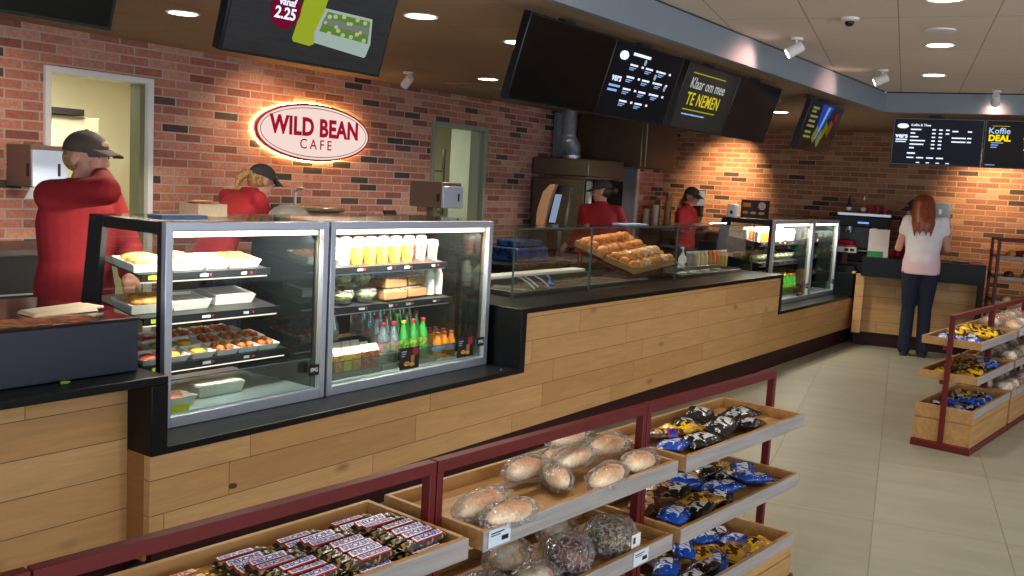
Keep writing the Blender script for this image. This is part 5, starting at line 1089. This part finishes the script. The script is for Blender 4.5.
def limb(mb,pts,rs,n=12):
    for (a,b),(r0,r1) in zip(zip(pts,pts[1:]),zip(rs,rs[1:])):
        mb.tube([a,b],[r0,r1],n); mb.sph(a,r0,10,7); mb.sph(b,r1,10,7)
def hand(mb,wr,el,palm_dir=Vector((0,0,-1)),curl=.6):
    d=(wr-el).normalized(); side=d.cross(palm_dir).normalized(); pn=side.cross(d).normalized()
    if pn.dot(palm_dir)<0: pn=-pn
    limb(mb,[wr,wr+d*.03],[.026,.028],8)
    for i in (-1,0,1): mb.tube([wr+d*.02+side*.018*i,wr+d*.085+side*.022*i],[.018,.016],8)
    for i,L_ in ((-1.5,.060),(-.5,.075),(.5,.08),(1.5,.07)):
        a=wr+d*.085+side*.0145*i; b=a+d*L_*.5*(1-curl*.2)+pn*L_*.25*curl; c_=b+d*L_*.5*(1-curl*.8)+pn*L_*.5*curl
        mb.tube([a-d*.01,b,c_],[.0095,.009,.0075],7); mb.sph(c_,.0075,7,5)
    a=wr+d*.03+side*.03; b=a+d*.035+side*.02+pn*.01; c_=b+d*.03+pn*.015; mb.tube([a,b,c_],[.012,.011,.008],7); mb.sph(c_,.008,7,5)
def person(lab,loc,rz,phi,J=None,hphi=None,hpitch=0,h=1.68,top='red',hair='blonde',cap=None,sleeve='long',pants=None,hairstyle='tail',skin=None,vox=.011,legs=True,eyes=True,sy=1.0,belly=1.0,hs=1.0,arm=1.0,hem=.03):
    t=thing('person',lab,'person',loc,rz); j=std(phi,h); 
    for a,b in (J or {}).items(): j[a]=Vector(b)
    hphi=phi if hphi is None else hphi; sk=skin or M_skin
    HM=Matrix.Translation(j['head'])@Matrix.Rotation(hphi,4,'Z')@Matrix.Rotation(hpitch,4,'X')@Matrix.Scale(hs,4)
    fd=Vector((-sin(phi),cos(phi),0)); sd=Vector((cos(phi),sin(phi),0))
    b=MB()
    limb(b,[j['neck']-Vector((0,0,.05)),j['head']-Vector((0,0,.04))],[.052,.050])
    for s_ in 'LR':
        limb(b,[j['sh'+s_],j['el'+s_],j['wr'+s_]],[.048,.038,.026])
        hand(b,j['wr'+s_],j['el'+s_])
        if legs: limb(b,[j['hip'+s_],j['kn'+s_],j['an'+s_]],[.080,.055,.038])
    sh=(j['shL']+j['shR'])/2
    b.tube([j['pelvis'],j['waist'],j['chest'],sh-Vector((0,0,.04))],[.09,.07,.08,.05],14)
    b.M=HM
    b.sph((0,-.005,.025),(.074,.094,.090),18,12); b.sph((0,.028,-.035),(.056,.062,.070),16,10); b.sph((0,.070,-.082),(.026,.022,.020),10,7)
    b.tube([(0,.088,.020),(0,.108,-.020)],[.008,.014],8); b.sph((0,.106,-.024),(.015,.013,.011),8,6)
    b.sph((0,.088,-.052),(.024,.012,.007),10,6); b.sph((0,.086,-.062),(.020,.012,.006),10,6)
    b.sph((0,.082,.030),(.050,.012,.010),10,6)
    for s_ in (-1,1): b.sph((s_*.076,-.005,-.012),(.010,.020,.032),10,7); b.sph((s_*.038,.066,-.022),(.022,.020,.018),8,6)
    b.M=None
    o=obj('body',b,sk,t,smooth=180); remesh(o,vox if vox<.011 else .009,3,.5)
    if eyes:
        for s_ in (-1,1):
            e=MB(); e.M=HM; e.sph((s_*.031,.083,.006),(.013,.008,.0065),10,6,0); eo=obj('eye',e,mat('eye white','d8d0c8',.3),t,smooth=180)
            e=MB(); e.M=HM; e.sph((s_*.031,.0895,.006),(.006,.003,.006),8,5,0); obj('iris',e,mat('dark iris','2a2018',.3),eo,smooth=180)
            e=MB(); e.M=HM; e.tube([(s_*.014,.094,.022),(s_*.032,.093,.029),(s_*.050,.080,.024)],.0035,6); obj('eyebrow',e,mat('brow brown','6a4a30',.8),t,smooth=180)
        e=MB(); e.M=HM; e.sph((0,.101,-.056),(.019,.003,.0035),10,5); obj('lips',e,mat('lip rose','a85a50',.5),t,smooth=180)
    # upper garment
    g=MB(); tm={'red':M_jumper}.get(top,top) if isinstance(top,str) else top
    hemz=j['pelvis']+(j['pelvis']-j['waist']).normalized()*hem
    fl=Matrix.Scale(1,3)
    def tor(p,rx,ry): 
        n=20; return [p+sd*rx*cos(2*pi*k/n)+fd*ry*sin(2*pi*k/n) for k in range(n)]
    ax=(j['neck']-j['pelvis']); 
    rr_=[tor(hemz,.178*sy,.128*sy*belly),tor(j['pelvis']*.7+j['waist']*.3,.176*sy,.128*sy*belly),tor(j['waist'],.158*sy,.118*sy*belly),tor(j['chest'],.180*sy,.125*sy),tor(j['chest']*.45+sh*.55,.178*sy,.112*sy),tor(sh+Vector((0,0,.015)),.135*sy,.080*sy),tor(j['neck']-Vector((0,0,.005)),.066,.064)]
    g.rings(rr_)
    for s_ in 'LR':
        limb(g,[j['neck']-Vector((0,0,.045)),j['sh'+s_]],[.050,.056*arm])
        if sleeve=='long': limb(g,[j['sh'+s_],j['el'+s_],j['el'+s_]*.12+j['wr'+s_]*.88],[.060*arm,.052*arm,.040*arm])
        else:
            q=j['sh'+s_]*.62+j['el'+s_]*.38; limb(g,[j['sh'+s_],q],[.058,.060])
    if top=='red': g.tube([j['neck']-Vector((0,0,.02)),j['neck']+Vector((0,0,.025))],[.070,.060],16)
    o=obj('jumper' if top=='red' else 'blouse',g,tm,t,smooth=180); remesh(o,.011,4,.5)
    # trousers
    if legs:
        g=MB(); g.rings([tor(j['pelvis']-Vector((0,0,.08)),.165*sy,.120*sy),tor(j['pelvis']+Vector((0,0,.04)),.160*sy,.118*sy)])
        for s_ in 'LR': limb(g,[j['hip'+s_]-Vector((0,0,.01)),j['kn'+s_],j['an'+s_]-Vector((0,0,.02))],[.098*sy,.068,.066],14)
        o=obj('trousers',g,pants or M_jeans,t,smooth=180); remesh(o,.012,4,.5)
        for s_ in 'LR':
            a=j['an'+s_]; m=MB(); m.M=Matrix.Translation((a.x,a.y,0))@Matrix.Rotation(phi,4,'Z'); m.sph((0,.055,.035),(.045,.125,.038),14,8); m.box(-.042,.042,-.06,.17,0,.018); so=obj('shoe',m,mat('black leather','141416',.4),t,smooth=180); remesh(so,.01,2)
    # hair
    hm={'blonde':blend('blonde hair','c49a5c','8a6434',60,.4,.6,.5,.4),'brown':blend('dark brown hair','4a2c1c','24160e',60,.4,.6,.5,.4),'auburn':wood('auburn hair','6a2c16','a8552e',(60,60,5),.4)}[hair]
    q=MB(); q.M=HM
    if cap:
        q.sph((0,-.034,-.006),(.073,.070,.066),16,10)
        for s_ in (-1,1): q.tube([(s_*.070,.01,.03),(s_*.073,.008,-.03)],[.010,.006],7)
    else: q.sph((0,-.015,.028),(.083,.098,.092),18,12)
    if hairstyle=='tail':
        q.tube([(0,-.085,.02),(0,-.125,.015),(-.01,-.16,-.04),(-.01,-.165,-.12)],[.022,.032,.030,.012],10)
    elif hairstyle=='bun': q.sph((0,-.125,-.01),(.042,.038,.038),12,8,0,lambda d:1+.12*sin(9*d.x)*cos(8*d.z))
    elif hairstyle=='long':
        for i in range(11):
            a=-1.25+2.5*i/10; x=.083*sin(a); y=-.02-.085*cos(a)
            q.tube([(x*.75,y*.55,.085),(x,y,.02),(x*1.10,y*1.10,-.09),(x*1.12+.006*sin(i*3),y*1.22-.01,-.21),(x*1.0,y*1.15-.020,-.31-.03*cos(i*2.1))],[.030,.032,.032,.028,.008],8)
        for s_ in (-1,1): q.tube([(s_*.05,.055,.075),(s_*.082,.035,.0),(s_*.092,.03,-.09),(s_*.085,.05,-.2)],[.018,.018,.020,.010],8)
    elif hairstyle=='short': q.sph((0,-.05,-.03),(.072,.05,.06),12,8)
    o=obj('hair',q,hm,t,smooth=180); remesh(o,.009,8 if hairstyle=='long' else 2,.5)
    if cap:
        q=MB(); q.M=HM
        n=24; rings=[]
        for a in (0,.25,.5,.75,.95,1.2,1.4,1.52): rings.append([(.084*cos(a)*cos(2*pi*k/n),-.004+.102*cos(a)*sin(2*pi*k/n),.030+.088*sin(a)) for k in range(n)])
        q.rings([[(x,y,.022) for x,y,z in rings[0]]]+rings)
        q.sph((0,-.004,.118),(.009,.009,.005),8,5)
        crown=obj('cap',q,cap,t,smooth=180)
        q=MB(); q.M=HM; top_=[];bot=[]
        L_=13
        for i in range(L_):
            a=pi*(i/(L_-1)); x=.080*cos(a); 
            top_.append((x,.055+.028*abs(sin(a))**.5,.038+.006*sin(a))); bot.append((x*1.02,.075+.088*sin(a)**.6,.022-.012*abs(cos(a))+.006*sin(a)))
        v=q.addv(top_+bot+[(x,y,z-.005) for x,y,z in top_]+[(x,y,z-.005) for x,y,z in bot])
        for i in range(L_-1):
            q.f.append([v+i,v+i+1,v+L_+i+1,v+L_+i]); q.f.append([v+3*L_+i,v+3*L_+i+1,v+2*L_+i+1,v+2*L_+i]); q.f.append([v+L_+i,v+L_+i+1,v+3*L_+i+1,v+3*L_+i]); q.f.append([v+2*L_+i,v+2*L_+i+1,v+i+1,v+i]); q.m+=[0]*4
        obj('peak',q,cap,crown,smooth=60)
        q=MB(); q.M=HM; q.sph((0,.092,.066),(.024,.006,.012),16,8); obj('badge',q,mat('peach oval badge','e8b89a',.5),crown,smooth=180)
    return t
def kl(u,w,z,u0,w0): return (u-u0,w-w0,z)
# staff member wiping the face with a raised sleeve
u0,w0=2.62,4.60
A=lambda u,w,z: (u-u0,w-w0,z)
person('person in red jumper and brown cap holding a bent arm across the face',K(u0,w0,0),RK,R(188),
    dict(head=A(2.635,4.545,1.60),neck=A(2.61,4.58,1.47),chest=A(2.61,4.60,1.27),waist=A(2.61,4.60,1.08),pelvis=A(2.60,4.59,.93),shR=A(2.455,4.55,1.405),shL=A(2.79,4.62,1.40),
         elR=A(2.565,4.25,1.445),wrR=A(2.625,4.40,1.512),elL=A(2.86,4.52,1.13),wrL=A(2.74,4.33,1.02)),hphi=R(202),hpitch=R(-3),h=1.72,cap=M_cap,hair='blonde',hairstyle='tucked',sy=1.14,belly=1.1,vox=.008,hs=1.14,arm=1.35,hem=.13)
# staff member bending over the sink
u0,w0=4.0,5.28
person('person in red jumper with blonde ponytail and dark cap bending at the sink',K(u0,w0,0),RK,R(-90),
    dict(head=A(4.33,5.27,1.505),neck=A(4.235,5.27,1.435),chest=A(4.11,5.27,1.26),waist=A(3.98,5.27,1.09),pelvis=A(3.92,5.27,.95),shL=A(4.17,5.43,1.385),shR=A(4.17,5.10,1.385),elL=A(4.28,5.47,1.12),elR=A(4.28,5.08,1.12),wrL=A(4.48,5.42,1.10),wrR=A(4.48,5.14,1.10)),
    hphi=R(-96),hpitch=R(-20),h=1.66,cap=M_capg,hair='blonde',hairstyle='tail')
# staff member seen from behind in front of the oven
u0,w0=8.25,4.86
person('person in red jumper and grey cap with dark bun standing before the oven',K(u0,w0,0),RK,R(-62),
    dict(head=A(8.27,4.87,1.545),elL=A(8.32,5.12,1.16),wrL=A(8.22,5.22,.99),elR=A(8.40,4.64,1.14),wrR=A(8.52,4.76,1.0)),hphi=R(18),hpitch=R(-10),h=1.66,cap=M_capg,hair='brown',hairstyle='bun',sy=1.06)
# staff member by the far wall
u0,w0=10.8,5.14
person('person in red jumper and cap seen from the side by the far brick wall',K(u0,w0,0),RK,R(180),
    dict(head=A(10.8,5.09,1.53),neck=A(10.8,5.13,1.42),elR=A(10.60,5.10,1.13),wrR=A(10.66,4.93,1.18),wrL=A(10.88,4.93,1.16),elL=A(11.0,5.10,1.13)),hphi=R(176),hpitch=R(-16),h=1.63,cap=M_capg,hair='brown',hairstyle='short',sy=.96)
# staff member behind the customer
person('person in red top and dark cap mostly hidden behind the customer at the coffee counter',(.13,11.9,0),0,R(140),dict(wrL=(-.12,-.14,1.14),wrR=(-.14,-.02,1.14),elL=(-.08,.12,1.15),elR=(.0,-.2,1.15)),hphi=R(120),hpitch=R(-15),h=1.64,cap=M_capg,hair='brown',hairstyle='short',sy=.9)
# customer
wx=.215
person('person with long auburn hair, pale pink top and navy trousers at the coffee counter',(wx,10.77,0),0,0,
    dict(head=(-.035,.02,1.575),neck=(-.015,0,1.455),chest=(0,.0,1.27),shL=(-.165,0,1.42),shR=(.165,0,1.43),elL=(-.235,.03,1.12),wrL=(-.215,.20,1.165),elR=(.235,.04,1.14),wrR=(.19,.20,1.10),
    hipL=(-.085,0,.90),hipR=(.085,0,.90),knL=(-.082,.01,.50),knR=(.078,.01,.50),anL=(-.085,-.01,.09),anR=(.09,.0,.09)),hphi=R(8),hpitch=R(-12),h=1.69,top=blend('pale pink and white jersey','e9c6cc','f2eeee',1.7,.46,.54,.8,.05),hair='auburn',hairstyle='long',sleeve='short',sy=1.05,hem=.09)
# ================================================================== CAMERA, SKY, VIEW
cd=bpy.data.cameras.new('camera'); cam=bpy.data.objects.new('camera',cd); COL.objects.link(cam); SC.camera=cam
cd.sensor_width=36; cd.lens=36*950/1024; cd.clip_start=.05; cd.clip_end=100
PI_,RO,DD=R(6.43),R(3.15),R(22.08)
F=Vector((0,cos(PI_),-sin(PI_))); Rr=Vector((1,0,0)); Uu=Rr.cross(F)
R2=Rr*cos(RO)+Uu*sin(RO); U2=Rr*-sin(RO)+Uu*cos(RO)
Mz=Matrix.Rotation(DD,3,'Z')
F,R2,U2=Mz@F,Mz@R2,Mz@U2
cam.matrix_world=Matrix(((R2.x,U2.x,-F.x,0),(R2.y,U2.y,-F.y,0),(R2.z,U2.z,-F.z,1.6),(0,0,0,1)))
wd=bpy.data.worlds.new('world'); SC.world=wd; wd.use_nodes=True
bg=wd.node_tree.nodes['Background']; bg.inputs[0].default_value=lin('cfdcf0'); bg.inputs[1].default_value=1.1
# glazed shop front behind and to the right of the camera
def glazing(n,L_,loc,rz):
    b=MB(); k=int(L_/1.3)
    for i in range(k+1): x=L_*i/k; b.box(x-.03,x+.03,-.04,.04,0,2.6)
    b.box(-.03,L_+.03,-.04,.04,0,.12); b.box(-.03,L_+.03,-.04,.04,2.48,2.6); struct('window_%d'%n,b,M_frame,loc,rz)
glazing(1,9.0,(-3.2,-2.85,0),0); glazing(2,8.0,(5.8,-2.85,0),R(90))
# daylight from the shop windows behind and to the right of the camera
area((5.4,1.0,1.4),(R(90),0,R(82)),6,2.3,165,(.82,.9,1.0),'window_daylight')
area((0,-2.6,1.4),(R(90),0,R(0)),5,2.0,70,(.82,.9,1.0),'window_daylight')
SC.view_settings.view_transform='Standard'; SC.view_settings.look='None'; SC.view_settings.gamma=1; SC.view_settings.exposure=0.2
SC.view_settings.use_curve_mapping=False
SC.cycles.use_denoising=True; SC.cycles.max_bounces=8; SC.cycles.transparent_max_bounces=24; SC.cycles.sample_clamp_indirect=6
SC.cycles.caustics_reflective=False; SC.cycles.caustics_refractive=False; SC.cycles.diffuse_bounces=4; SC.cycles.glossy_bounces=4
